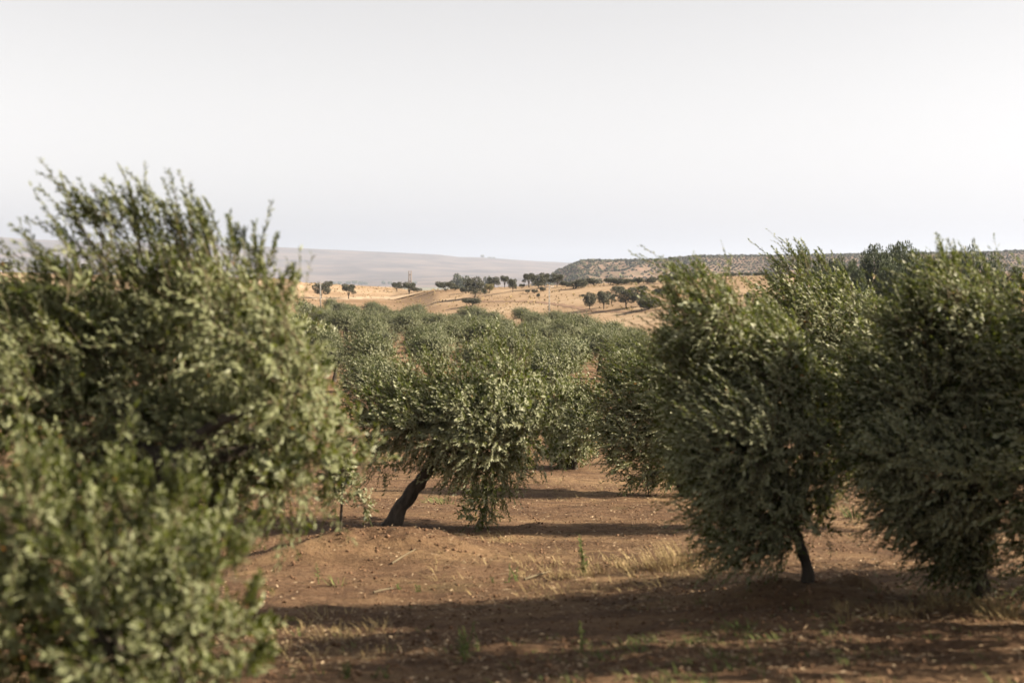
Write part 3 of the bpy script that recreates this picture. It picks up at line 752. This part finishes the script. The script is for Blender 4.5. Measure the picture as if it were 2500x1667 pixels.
# ------------------------------------------------------------------ oaks, bushes, pines
def blob_variant(seed, kind):
    rng = np.random.default_rng(seed)
    ml = MB(); tb = MB()
    if kind in ('oak', 'pine'):
        n = 15 if kind == 'oak' else 20; a = np.arange(n) * 2.4 + rng.uniform(0, 6); zz = rng.uniform(0.30, 0.80, n); zz[:3] = (0.78, 0.70, 0.60)
        ww = 0.36 * np.sqrt(np.clip(1 - ((zz - 0.48) / 0.42) ** 2, 0.05, 1)) * np.sqrt(rng.uniform(0.25, 1.0, n))
        cl = np.array([(ww[i] * math.cos(a[i]), ww[i] * math.sin(a[i]), zz[i], rng.uniform(0.10, 0.19)) for i in range(n)])
        lean = rng.uniform(-0.06, 0.06)
        tube(tb, spline([(0, 0, -0.05), (lean, 0, 0.14), (lean * 1.6, 0.02, 0.42)], 7), np.linspace(0.034, 0.020, 7), 8, rng, 0.1)
        for k in range(4):
            e = cl[k * 3, :3]; tube(tb, spline([(lean * 0.8, 0, 0.16), e * 0.5 + np.array([lean, 0, 0.10]), e], 6), np.linspace(0.018, 0.007, 6), 6)
        cnt, sz = (3000, 0.052) if kind == 'oak' else (5200, 0.036)
    elif kind == 'bush':
        n = 9
        cl = np.array([(rng.uniform(-0.36, 0.36), rng.uniform(-0.3, 0.3), rng.uniform(0.22, 0.62), rng.uniform(0.18, 0.28)) for i in range(n)])
        for k in range(4):
            e = cl[k, :3]; tube(tb, spline([(0, 0, -0.05), e * 0.4, e], 5), np.linspace(0.03, 0.01, 5), 6)
        cnt, sz = 2600, 0.06
    w = cl[:, 3] ** 2; w /= w.sum()
    k = rng.choice(len(cl), cnt, p=w); o = norm(rng.normal(size=(cnt, 3)))
    b = cl[k, :3] + o * cl[k, 3:4] * (0.45 + 0.55 * rng.random((cnt, 1)) ** 0.5) * np.array([1, 1, 0.85])
    if kind == 'bush': b[:, 2] = np.abs(b[:, 2])
    ld = norm(o * 0.7 + rng.normal(0, 0.55, (cnt, 3)) + np.array([0, 0, 0.35])); nn = norm(o + rng.normal(0, 0.6, (cnt, 3))); nn = norm(nn - (nn * ld).sum(-1, keepdims=True) * ld)
    val = np.clip(rng.random(len(cl))[k] * 0.5 + 0.5 * rng.random(cnt), 0, 0.93)
    wid = 0.75 if kind != 'pine' else 0.6
    leaf_quads(ml, b, ld, nn, sz * rng.uniform(0.7, 1.4, cnt), sz * wid * rng.uniform(0.7, 1.3, cnt), val)
    return ml, tb

VAR = {}
for kind, mats in (('oak', ('oak', 'grove')), ('bush', ('oak', 'yellow_bush', 'olive_far')), ('pine', ('pine',))):
    for q in range(5 if kind != 'bush' else 4):
        ml, tb = blob_variant({'oak': 500, 'bush': 520, 'pine': 540}[kind] + q, kind)
        tm = tb.mesh('trunk', M['oak_bark'], True)
        for mm in mats: VAR.setdefault((kind, mm), []).append((ml.mesh('crown', M[mm]), tm))

prng = np.random.default_rng(900)
def plant(kind, px, ytop, ybase, wpx, label, cat, group=None, mat='oak', Y=None, name=None, q=None):
    """tree or bush whose crown spans wpx photograph pixels, its foot seen at ybase"""
    if Y is None: b = ground_px(px, ybase, 60.0)
    else: x = at(px, ybase, Y)[0]; b = np.array([x, Y, hz(x, Y)])
    h = at(px, ytop, b[1])[2] - b[2]
    w = wpx / FPX * b[1]
    h = max(h, 0.5 * w)
    vs = VAR[(kind, mat)]; q = prng.integers(len(vs)) if q is None else q % len(vs)
    root = thing(name or {'oak': 'oak_tree', 'bush': 'bush', 'pine': 'pine_tree'}[kind], b, label, cat, group)
    kx = {'oak': 0.92, 'bush': 1.0, 'pine': 0.92}[kind]
    root.scale = (w / kx, w / kx * prng.uniform(0.85, 1.1), h / {'oak': 0.93, 'bush': 0.85, 'pine': 0.93}[kind])
    link('trunk' if kind != 'bush' else 'stem', vs[q][1], root); link('crown', vs[q][0], root)
    root.rotation_euler = (0, 0, prng.choice([0.0, 3.14159]) + prng.uniform(-0.3, 0.3))
    return root

O = 'oak tree'
plant('oak', 1158, 677, 728, 56, 'large dark oak left of centre on the golden slope, above the grove', O)
plant('bush', 1138, 697, 716, 26, 'dark bush at the left foot of the large central oak', 'bush')
plant('bush', 1194, 691, 716, 22, 'yellow-green bush right of the large central oak', 'bush', mat='yellow_bush')
plant('bush', 1183, 703, 719, 18, 'small dark bush between the large oak and the yellow-green bush', 'bush')
plant('oak', 1205, 676, 702, 34, 'dark oak just behind the yellow-green bush', O)
plant('oak', 1232, 673, 703, 28, 'oak with open branches on the skyline, left of the tall oak group', O)
plant('oak', 1252, 681, 714, 26, 'narrow oak stepping down the slope right of the open-branched oak', O)
plant('bush', 1274, 692, 704, 14, 'small bush between the narrow oak and the tall oak group', 'bush')
plant('oak', 1291, 667, 701, 36, 'leftmost oak of the tall group on the hill crest', O)
plant('oak', 1313, 670, 706, 44, 'front oak of the tall group on the hill crest, dark trunk below', O)
plant('oak', 1330, 666, 700, 32, 'rightmost oak of the tall group on the hill crest', O)
plant('oak', 1359, 668, 700, 38, 'round oak standing alone right of the tall crest group', O)
plant('bush', 1327, 697, 712, 18, 'round dark bush under the tall crest oaks, left of the pole', 'bush')
plant('bush', 1305, 706, 717, 15, 'small dark bush under the front crest oak', 'bush')
plant('bush', 1288, 706, 717, 12, 'reddish small bush lowest left of the pole', 'bush')
plant('bush', 1314, 715, 726, 12, 'tiny round bush alone on the slope left of the pole', 'bush')
plant('bush', 1402, 683, 705, 56, 'wide dark bush right of the pole, below the crest', 'bush')
plant('bush', 1385, 683, 700, 30, 'dark bush joined to the round crest oak', 'bush')
plant('bush', 1453, 680, 697, 44, 'dark bush on the crest between the wide bush and the hedge', 'bush')
for k, px in enumerate(np.linspace(1490, 1700, 13)):
    plant('bush', px + prng.uniform(-3, 3), np.interp(px, [1480, 1560, 1640, 1700], [679, 677, 667, 664]) + prng.uniform(-2, 2), np.interp(px, [1480, 1640, 1700], [696, 690, 683]), prng.uniform(22, 34),
          'dark bush in the long hedge along the crest, behind the windswept tree', 'bush', 'hedge along the golden crest')
for k, px in enumerate([1772, 1790, 1808, 1826, 1848, 1866, 1884]):
    plant('bush', px, 664 + prng.uniform(-1.5, 1), 674, 20, 'low dark bush on the skyline of the golden field at right', 'bush', 'bushes on the skyline of the right golden field')
plant('oak', 1441, 714, 756, 36, 'leftmost oak of the lower group, leaning trunk on the golden slope', O)
plant('oak', 1474, 711, 755, 40, 'second oak from the left in the lower group, two thin trunks', O)
plant('oak', 1493, 716, 748, 26, 'thin-trunked oak third from the left in the lower group', O)
plant('oak', 1530, 703, 753, 52, 'tallest oak of the lower group on the golden slope', O)
plant('oak', 1563, 712, 748, 46, 'rightmost oak of the lower group, crown joining the big bush', O)
plant('bush', 1584, 728, 755, 66, 'big round dark bush at the right end of the lower oak group', 'bush')
plant('bush', 1507, 697, 714, 36, 'dark bush just above the lower oak group, left of two', 'bush')
plant('bush', 1557, 697, 714, 40, 'dark bush just above the lower oak group, right of two', 'bush')
plant('bush', 1419, 718, 725, 16, 'flat little bush alone left of the lower oak group', 'bush')
plant('bush', 1620, 703, 723, 44, 'dark bush half hidden by the windswept tree top', 'bush')
plant('bush', 1635, 696, 707, 30, 'smaller bush above the one half hidden by the windswept tree top', 'bush')
plant('bush', 1151, 735, 748, 44, 'flat dark bush at the grove edge below the large central oak', 'bush')
plant('oak', 786, 690, 729, 44, 'oak behind the left power pole', O)
plant('oak', 803, 686, 706, 24, 'oak behind the one at the left power pole, on its right', O)
plant('oak', 851, 693, 730, 42, 'round oak alone on the pale field right of the left power pole', O)
plant('oak', 970, 688, 712, 32, 'left oak of the pair in front of the far tower', O)
plant('oak', 999, 689, 721, 42, 'right oak of the pair in front of the far tower', O)
plant('bush', 1020, 703, 712, 26, 'low bush trailing right of the oak pair at the far tower', 'bush')
plant('bush', 1088, 694, 709, 46, 'flat wide bush left of the large central oak, on the skyline', 'bush')
plant('bush', 1110, 702, 709, 24, 'low bush on the skyline joining the large central oak', 'bush')
plant('oak', 690, 684, 694, 9, 'tiny lone tree on the golden field right of the big blurred tree', O)
plant('oak', 8, 642, 668, 56, 'oak at the left edge on the golden strip', O)
plant('oak', 212, 644, 668, 36, 'oak on the golden strip seen through the big blurred tree', O)
# shrubs at the foot of the right golden slope
for k, (px, yt, yb, w) in enumerate([(1826, 708, 745, 24), (1848, 722, 765, 36), (1880, 712, 760, 40), (1815, 745, 785, 40), (1860, 750, 800, 50), (1905, 735, 790, 46), (1930, 700, 770, 40)]):
    plant('bush', px, yt, yb, w, 'green shrub in the hollow below the right golden field', 'bush', 'shrubs in the hollow at right', mat='olive_far')
plant('oak', 1895, 668, 715, 50, 'dark oak at the right end of the golden field, behind pale olive tufts', O)
# pines on the right
for k, (px, yt, w, Y) in enumerate([(1968, 599, 52, 150), (2036, 611, 56, 155), (2068, 622, 44, 150), (2108, 608, 50, 160), (2142, 599, 62, 152), (2172, 600, 60, 158), (2211, 592, 64, 148), (2243, 604, 56, 155),
                                    (2165, 627, 44, 135), (2190, 640, 40, 132), (2090, 632, 46, 140), (2280, 622, 50, 150), (2320, 612, 52, 156), (2362, 596, 54, 150), (2411, 619, 60, 145), (2460, 640, 60, 140), (2005, 640, 50, 140), (2225, 675, 44, 120)]):
    plant('pine', px, yt, 720, w * 1.35, ['dark pine standing apart at the left end of the pine wood', 'dark green pine in the wood behind the right olive trees'][0 if k == 0 else 1], 'pine tree',
          None if k == 0 else 'pines of the wood behind the right olives', mat='pine', Y=float(Y), name='pine_tree')
# hazy trees beyond the golden crest
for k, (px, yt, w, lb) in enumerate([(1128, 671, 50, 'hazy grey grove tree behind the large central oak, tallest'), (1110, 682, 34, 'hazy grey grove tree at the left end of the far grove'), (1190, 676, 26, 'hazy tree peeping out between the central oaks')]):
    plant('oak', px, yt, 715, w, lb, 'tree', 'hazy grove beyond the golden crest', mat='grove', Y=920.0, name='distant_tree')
for k, px in enumerate([815, 828, 850, 866, 880, 894, 937, 952, 1012]):
    plant('bush', px, 684 + (k % 3), 692, 13, 'tiny hazy tree far out on the plain', 'tree', 'tiny trees out on the plain', mat='olive_far', Y=5200.0, name='distant_tree')
for px, yt, w, lb in ((1178, 621, 10, 'tallest hazy tree on the crest of the far hills'), (1196, 628, 10, 'low hazy tree on the far hill crest right of the tallest'), (1206, 627, 8, 'last hazy tree on the far hill crest')):
    Y = 8950.0; x = at(px, 620, Y)[0]; zg = float(far_z(np.array([x]), np.array([Y]), np.array([x / Y]))[0])
    h = max(at(px, yt, Y)[2] - zg, 8); w_ = w / FPX * Y
    root = thing('distant_tree', (x, Y, zg), lb, 'tree', 'trees on the far hill crest'); root.scale = (w_, w_, h / 0.85)
    vs = VAR[('bush', 'olive_far')][0]; link('stem', vs[1], root); link('crown', vs[0], root)

def hill_tufts():
    rng = np.random.default_rng(64); n = 3500
    px = rng.uniform(640, 1980, n); u = (px - 1250) / FPX; dF, dC = field_edge(u), crest_at(u)
    y = dF + 4 + (dC * 1.03 - dF) * rng.random(n); x = u * y
    keep = fbm(x / 14, y / 14, 97, 3) + rng.normal(0, 0.15, n) > 0.0; x, y = x[keep], y[keep]; n = len(x)
    c = np.stack([x, y, H(x, y, False)], 1); mb = MB(); s_ = rng.uniform(0.18, 0.5, n)
    for k in range(5):
        ld = norm(rng.normal(0, 0.55, (n, 3)) + np.array([0, 0, 0.8])); nn = rng.normal(size=(n, 3)); nn = norm(nn - (nn * ld).sum(1, keepdims=True) * ld)
        leaf_quads(mb, c - [0, 0, 0.03], ld, nn, s_ * rng.uniform(0.7, 1.3, n), s_ * 0.55, rng.random(n))
    tag(link('dry_tufts', mb.mesh('dry_tufts', M['straw'])), 'dry grass tufts speckling the golden slope', 'grass', kind='stuff')
hill_tufts()

# worn tracks across the golden slope
def track(path, width, mat):
    p = np.array([ground_px(a, b, 60.0) for a, b in path]); c = spline(p, 60); c[:, 2] = H(c[:, 0], c[:, 1], False) + 0.06
    t = norm(np.gradient(c, axis=0)); s_ = np.stack([-t[:, 1], t[:, 0], 0 * t[:, 0]], 1) * width * 0.5 * (1 + 0.4 * np.sin(np.arange(60) * 1.3))[:, None]
    v = np.empty((120, 3)); v[0::2] = c - s_; v[1::2] = c + s_
    v[:, 2] = H(v[:, 0], v[:, 1], False) + 0.06
    i = np.arange(59)[:, None] * 2; mb = MB(); mb.add(v, i + np.array([[0, 1, 3, 2]]))
    tag(link('field_track', mb.mesh('field_track', mat)), kind='structure')
M['track'] = solid_mat('track_soil', (0.16, 0.10, 0.065), (0.24, 0.155, 0.10), 0.5, 0.95)
M['stubble'] = solid_mat('pale_stubble', (0.32, 0.24, 0.16), (0.39, 0.30, 0.21), 0.3, 0.95)
track([(1168, 737), (1220, 736), (1290, 737), (1345, 742), (1400, 750), (1440, 758)], 1.6, M['track'])
track([(1450, 760), (1500, 762), (1560, 761), (1620, 757)], 1.4, M['track'])
track([(1060, 741), (1110, 733), (1150, 726), (1200, 722)], 1.2, M['track'])
track([(760, 728), (850, 729), (940, 727), (1000, 725)], 9.0, M['stubble'])

# ------------------------------------------------------------------ power poles and tower
def pole(px, ytop, Y, label):
    x = at(px, ytop, Y)[0]; z0 = hz(x, Y); z1 = at(px, ytop, Y)[2]; h = z1 - z0
    root = thing('power_pole', (x, Y, z0), label, 'power pole', 'power poles at the grove edge')
    mb = MB(); w0, w1 = 0.30, 0.19
    # two concrete rails joined by rungs: the recessed web of a vibrated pole
    for s in (-1, 1):
        v = []
        for zz, w in ((-0.4, w0), (h, w1)):
            for a, b in ((s * w * 0.5, -w * 0.5), (s * w * 0.5, w * 0.5), (s * w * 0.18, w * 0.5), (s * w * 0.18, -w * 0.5)): v.append((a, b, zz))
        mb.add(v, [[0, 1, 5, 4], [1, 2, 6, 5], [2, 3, 7, 6], [3, 0, 4, 7], [4, 5, 6, 7], [3, 2, 1, 0]])
    link('post', mb.mesh('post', M['concrete']), root)
    for k in range(9):
        zz = h * (k + 0.5) / 9; m2 = MB(); box(m2, -0.06, 0.06, -0.07, 0.07, zz - 0.22, zz + 0.22); link('web', m2.mesh('web', M['concrete']), root)
    m2 = MB(); box(m2, -0.75, 0.75, -0.05, 0.05, h - 0.28, h - 0.18); arm = link('crossarm', m2.mesh('crossarm', M['steel']), root)
    for s in (-0.68, 0, 0.68):
        m3 = MB(); zb = h - 0.18 if s else h
        tube(m3, [(s, 0, zb), (s, 0, zb + 0.08), (s, 0, zb + 0.16), (s, 0, zb + 0.26)], [0.03, 0.06, 0.05, 0.03], 8); link('insulator', m3.mesh('insulator', M['concrete']), arm)
pole(1341, 697, 262, 'pale concrete power pole in front of the golden slope, nearer the middle')
pole(782, 686, 325, 'pale concrete power pole at left beside an oak')

def tower():
    Y = 820.0; px = 1001; x = at(px, 660, Y)[0]; z0 = hz(x, Y); h = at(px, 661, Y)[2] - z0
    root = thing('brick_tower', (x, Y, z0), 'slender reddish masonry tower with ragged top far out behind the oak pair', 'tower')
    w0, w1 = 1.25, 0.85
    def frustum(mb, x0, x1, y0, y1, za, zb, ka, kb):
        v = [(xx * k, yy * k, z) for z, k in ((za, ka), (zb, kb)) for xx, yy in ((x0, y0), (x1, y0), (x1, y1), (x0, y1))]
        mb.add(v, [[0, 1, 5, 4], [1, 2, 6, 5], [2, 3, 7, 6], [3, 0, 4, 7], [4, 5, 6, 7], [3, 2, 1, 0]])
    mb = MB(); frustum(mb, -1, 1, -1, 1, -1, h * 0.42, w0, 1.05); link('base', mb.mesh('base', M['brick']), root)
    for sx in (-1, 1):
        for sy in (-1, 1):
            mb = MB(); hh = h * (0.97 + 0.03 * sx * sy)
            frustum(mb, min(sx, sx * 0.35), max(sx, sx * 0.35), min(sy, sy * 0.35), max(sy, sy * 0.35), h * 0.42, hh, 1.05, w1); link('pier', mb.mesh('pier', M['brick']), root)
    for k, z in enumerate((0.55, 0.72, 0.90)):
        mb = MB(); s = 1.05 + (w1 - 1.05) * (z - 0.42) / 0.58 - 0.02
        box(mb, -s, s, -s, s, h * z - 0.35, h * z + 0.35); link('tie_course', mb.mesh('tie_course', M['brick']), root)
tower()

# ------------------------------------------------------------------ ground cover near the camera
def scatter_litter():
    rng = np.random.default_rng(61); n = 70000
    y = 6.5 + (rng.random(n) ** 1.5) * 26; x = rng.uniform(-0.40, 0.42, n) * y
    keep = fbm(x / 0.9, y / 0.9, 91, 3) + rng.normal(0, 0.25, n) > -0.05
    x, y = x[keep], y[keep]; n = len(x)
    z = H(x, y) + 0.006
    th = rng.uniform(0, 6.28, n); ld = norm(np.stack([np.cos(th), np.sin(th), rng.normal(0, 0.22, n)], 1))
    nn = np.stack([rng.normal(0, 0.5, n), rng.normal(0, 0.5, n), np.ones(n)], 1); nn = norm(nn - (nn * ld).sum(1, keepdims=True) * ld)
    straw = rng.random(n) < 0.35
    L = np.where(straw, rng.uniform(0.06, 0.18, n), rng.uniform(0.03, 0.065, n)); W = np.where(straw, 0.005, rng.uniform(0.010, 0.020, n))
    mb = MB(); leaf_quads(mb, np.stack([x, y, z], 1), ld, nn, L, W, rng.random(n))
    tag(link('leaf_litter', mb.mesh('leaf_litter', M['litter'])), 'dry leaves and straw strewn over the red earth', 'leaf litter', kind='stuff')
    n = 15000
    y = 7 + (rng.random(n) ** 1.5) * 22; x = rng.uniform(-0.4, 0.42, n) * y
    s = 0.005 + 0.020 * rng.random(n) ** 3
    for (mx, my, k) in ((m0[0], 17.3, 260), (m2[0], 12.3, 200), (m4[0], 12.0, 150)):
        x = np.append(x, mx + rng.normal(0, 0.8, k)); y = np.append(y, my + rng.normal(0, 0.55, k)); s = np.append(s, 0.008 + 0.024 * rng.random(k) ** 3)
    n = len(x); z = H(x, y) + s * 0.3
    o = np.array([(1, 0, 0), (-1, 0, 0), (0, 1, 0), (0, -1, 0), (0, 0, 0.8), (0, 0, -0.8)])
    v = np.stack([x, y, z], 1)[:, None] + o[None] * s[:, None, None] * rng.uniform(0.6, 1.3, (n, 6, 1)) + rng.normal(0, 0.25, (n, 6, 3)) * s[:, None, None]
    f = np.array([(0, 2, 4), (2, 1, 4), (1, 3, 4), (3, 0, 4), (2, 0, 5), (1, 2, 5), (3, 1, 5), (0, 3, 5)])
    mb = MB(); mb.add(v, (np.arange(n)[:, None, None] * 6 + f[None]).reshape(-1, 3), np.repeat(rng.random(n), 6))
    tag(link('soil_clods', mb.mesh('soil_clods', M['clod'])), 'crumbled clods and small stones on the red earth', 'soil clods', kind='stuff')
scatter_litter()

def blades(mb, rng, base, h, lean, w, n, spread):
    """n curved grass blades rising from round a point"""
    for k in range(n):
        a = rng.uniform(0, 6.28); r = spread * math.sqrt(rng.random())
        b = base + np.array([r * math.cos(a), r * math.sin(a), 0])
        d = np.array([math.cos(a) * lean * rng.uniform(0.3, 1.2) - 0.15, math.sin(a) * lean * rng.uniform(0.3, 1.2), 1.0]); hh = h * rng.uniform(0.5, 1.1)
        t = np.array([0, 0.4, 0.75, 1.0])[:, None]
        c = b + d * hh * t + np.array([d[0], d[1], -0.35]) * hh * t * t * 0.5
        s = np.array([-math.sin(a), math.cos(a), 0]) * w * np.array([1, 0.9, 0.6, 0.1])[:, None] * 0.5
        v = np.empty((8, 3)); v[0::2] = c - s; v[1::2] = c + s
        mb.add(v, [[0, 1, 3, 2], [2, 3, 5, 4], [4, 5, 7, 6]], np.full(8, rng.random()))

def weed(vx, vy, h, label, seed, kind='sprout', group=None, n=14, spread=0.05, cat='weed'):
    rng = np.random.default_rng(seed); g = ground_px(vx * K, vy * K)
    mb = MB(); o = np.zeros(3)
    if kind == 'grass':
        blades(mb, rng, o, h, 0.45, 0.004 + h * 0.005, n, spread)
        return tag(link('grass_tuft', mb.mesh('grass_tuft', M['straw']), loc=g), label, cat, group)
    if kind == 'green_grass':
        blades(mb, rng, o, h, 0.5, 0.008, n, spread)
        return tag(link('grass_tuft', mb.mesh('grass_tuft', M['weed']), loc=g), label, cat, group)
    root = thing('weed', g, label, cat, group)
    ml, ms = MB(), MB()
    for k in range(max(1, n // 5)):
        a = rng.uniform(0, 6.28); tip = np.array([0.35 * h * math.cos(a), 0.35 * h * math.sin(a), h * rng.uniform(0.7, 1.0)])
        if kind == 'tall': tip = np.array([-0.12 * h + rng.normal(0, 0.05) * h, rng.normal(0, 0.05) * h, h * rng.uniform(0.75, 1.0)])
        st = np.array([rng.normal(0, spread * 0.5), rng.normal(0, spread * 0.5), -0.02])
        c = spline([st, (st + tip) * 0.5 + np.array([0.03 * h, 0, 0]), tip], 8); tube(ms, c, np.linspace(0.006, 0.002, 8), 5)
        m = 14; t = rng.uniform(0.15, 1, m); p = c[(t * 7).astype(int)]
        aa = rng.uniform(0, 6.28, m); ld = norm(np.stack([np.cos(aa), np.sin(aa), rng.uniform(0.1, 0.9, m)], 1)); nn = norm(np.cross(ld, np.stack([-np.sin(aa), np.cos(aa), 0 * aa], 1)))
        ll = (0.035 + 0.12 * h) * rng.uniform(0.5, 1.1, m) * (1.15 - 0.6 * t); leaf_quads(ml, p, ld, nn, ll, ll * 0.34, rng.random(m), True)
    link('stem', ms.mesh('stem', M['weed']), root); link('leaves', ml.mesh('leaves', M['weed']), root)
    return root

weed(1338, 1318, 0.44, 'tallest pale green weed standing alone in the sunlit middle ground', 701, 'tall', None, 22, 0.05)
for k, (vx, vy, h, nn) in enumerate(((1545, 1305, 0.26, 130), (1585, 1298, 0.30, 140), (1505, 1308, 0.18, 90))):
    weed(vx, vy, h, ('dry yellow grass clump left of the windswept tree, middle of three', 'tallest dry yellow grass clump, nearest the windswept tree', 'leftmost dry yellow grass clump of the three')[k], 710 + k, 'grass', 'dry grass by the windswept tree', nn, 0.30, 'grass')
for k, (vx, vy) in enumerate(((1420, 1305), (1450, 1312), (1380, 1318), (1360, 1325), (1300, 1328), (1275, 1330))):
    weed(vx, vy, 0.15, 'thin dry grass tuft in the line left of the yellow clumps', 720 + k, 'grass', 'thin tufts beside the tall weed', 34, 0.10, 'grass')
weed(1182, 1338, 0.20, 'leafy green weed in the sun left of the tall weed', 731, 'sprout', None, 24, 0.10)
weed(960, 1362, 0.14, 'small upright green weed right of the left tree', 732, 'sprout', None, 14, 0.03)
weed(735, 1345, 0.30, 'slim tall green weed right beside the bottom left bush', 733, 'tall', None, 8, 0.03)
weed(775, 1350, 0.14, 'pale grass tuft beside the slim tall weed', 734, 'green_grass', None, 30, 0.10, 'grass')
weed(1130, 1342, 0.08, 'tiny green weed left of the leafy one', 735, 'sprout', None, 10, 0.03)
weed(912, 1352, 0.06, 'tiny flat weed left of the small upright one', 736, 'sprout', None, 10, 0.03)
weed(1068, 1490, 0.22, 'dark green weed in the shaded foreground, left of centre', 737, 'sprout', None, 26, 0.09)
weed(1055, 1515, 0.12, 'low dark weed just in front of the shaded one', 738, 'sprout', None, 20, 0.10)
weed(1338, 1492, 0.22, 'tall thin weed in the shaded foreground at centre', 739, 'tall', None, 10, 0.04)
weed(800, 1560, 0.12, 'weed at the bottom edge nearest the bush', 740, 'sprout', None, 18, 0.06)
weed(885, 1562, 0.10, 'low weed at the bottom edge, second from the bush', 741, 'sprout', None, 18, 0.08)
weed(1960, 1190, 0.22, 'dry green grass in the lit gap between the two right trees', 742, 'green_grass', None, 70, 0.16, 'grass')
weed(1020, 1158, 0.12, 'bright green grass patch behind the leaning tree', 743, 'green_grass', None, 160, 0.45, 'grass')
weed(2310, 1420, 0.20, 'dry grass round the foot of the big dark right tree', 744, 'grass', None, 120, 0.30, 'grass')
weed(2180, 1400, 0.14, 'dry grass left of the foot of the big dark right tree', 745, 'grass', None, 90, 0.25, 'grass')
weed(2040, 1415, 0.10, 'dry sunlit straw between the two right tree feet', 746, 'grass', None, 90, 0.25, 'grass')

def weedy_cover():
    rng = np.random.default_rng(63); mb = MB()
    for k in range(520):
        if k < 360: vx, vy = rng.normal(1600, 170), rng.uniform(1440, 1640)
        else: vx, vy = rng.uniform(650, 2400), rng.uniform(1330, 1640)
        d = at(vx * K, vy * K, 1.0)
        if fbm(vx / 90, vy / 30, 95, 2) < -0.1 and k < 360: continue
        Y = np.interp(-d[2], [0.165, 0.184, 0.229, 0.295, 0.35], [22, 20, 12.5, 8, 6.6])
        x = d[0] * Y; b = np.array([x, Y, float(H(x, Y)[0]) - 0.01])
        blades(mb, rng, b, rng.uniform(0.03, 0.085), 0.9, 0.007, 7, 0.05)
    tag(link('grass_cover', mb.mesh('grass_cover', M['weed'])), 'low green grass sprouting in the shaded foreground at right', 'grass', kind='stuff')
weedy_cover()

def straw_cover():
    rng = np.random.default_rng(65); mb = MB()
    zones = [(1200, 1660, 1285, 1345, 260), (640, 900, 1330, 1500, 150), (1930, 2352, 1370, 1440, 240), (1000, 1300, 1220, 1330, 90), (1900, 2000, 1130, 1290, 70), (1150, 1600, 1060, 1150, 110)]
    for x0, x1, y0, y1, n in zones:
        for k in range(n):
            vx, vy = rng.uniform(x0, x1), rng.uniform(y0, y1)
            if fbm(vx / 60, vy / 22, 99, 2) < -0.12: continue
            d = at(vx * K, vy * K, 1.0); Y = np.interp(-d[2], [0.118, 0.137, 0.165, 0.184, 0.229, 0.295, 0.35], [46, 33, 24, 20, 12.6, 8, 6.6])
            x = d[0] * Y; b = np.array([x, Y, float(H(x, Y)[0]) - 0.01])
            blades(mb, rng, b, rng.uniform(0.04, 0.13), 1.0, 0.006, 6, 0.09)
    tag(link('straw_cover', mb.mesh('straw_cover', M['straw'])), 'sparse dry straw growing in ragged patches on the earth', 'dry grass', kind='stuff')
straw_cover()

# fallen branches on the earth
for k, (va, vb, lb) in enumerate((((858, 1365), (905, 1358), 'short fallen stick on the sunlit earth right of the left bush'), ((900, 1300), (955, 1268), 'pale fallen branch lying on the front of the mound'), ((1205, 1335), (1265, 1318), 'thin fallen twig near the leafy green weed'))):
    a = ground_px(va[0] * K, va[1] * K); b = ground_px(vb[0] * K, vb[1] * K); rng = np.random.default_rng(80 + k)
    mb = MB(); mid = (a + b) / 2 + np.array([0, 0, 0.03]); tube(mb, spline([a + [0, 0, 0.02], mid, b + [0, 0, 0.03]], 8) - a, np.linspace(0.012, 0.006, 8), 6, rng, 0.15)
    tag(link('fallen_branch', mb.mesh('fallen_branch', M['twig'], True), loc=a), lb, 'branch')

# ------------------------------------------------------------------ haze
def haze():
    mb = MB(); box(mb, -30000, 30000, -2000, 30000, -130, 330)
    m, nt, out = newmat('haze')
    pv = N(nt, 'ShaderNodeVolumePrincipled'); pv.inputs['Color'].default_value = (0.52, 0.60, 0.76, 1)
    pv.inputs['Density'].default_value = 0.00010; pv.inputs['Anisotropy'].default_value = 0.2
    nt.links.new(pv.outputs[0], out.inputs['Volume'])
    tag(link('haze', mb.mesh('haze', m)), 'pale haze lying over the plain and hills', 'haze', kind='stuff')
haze()
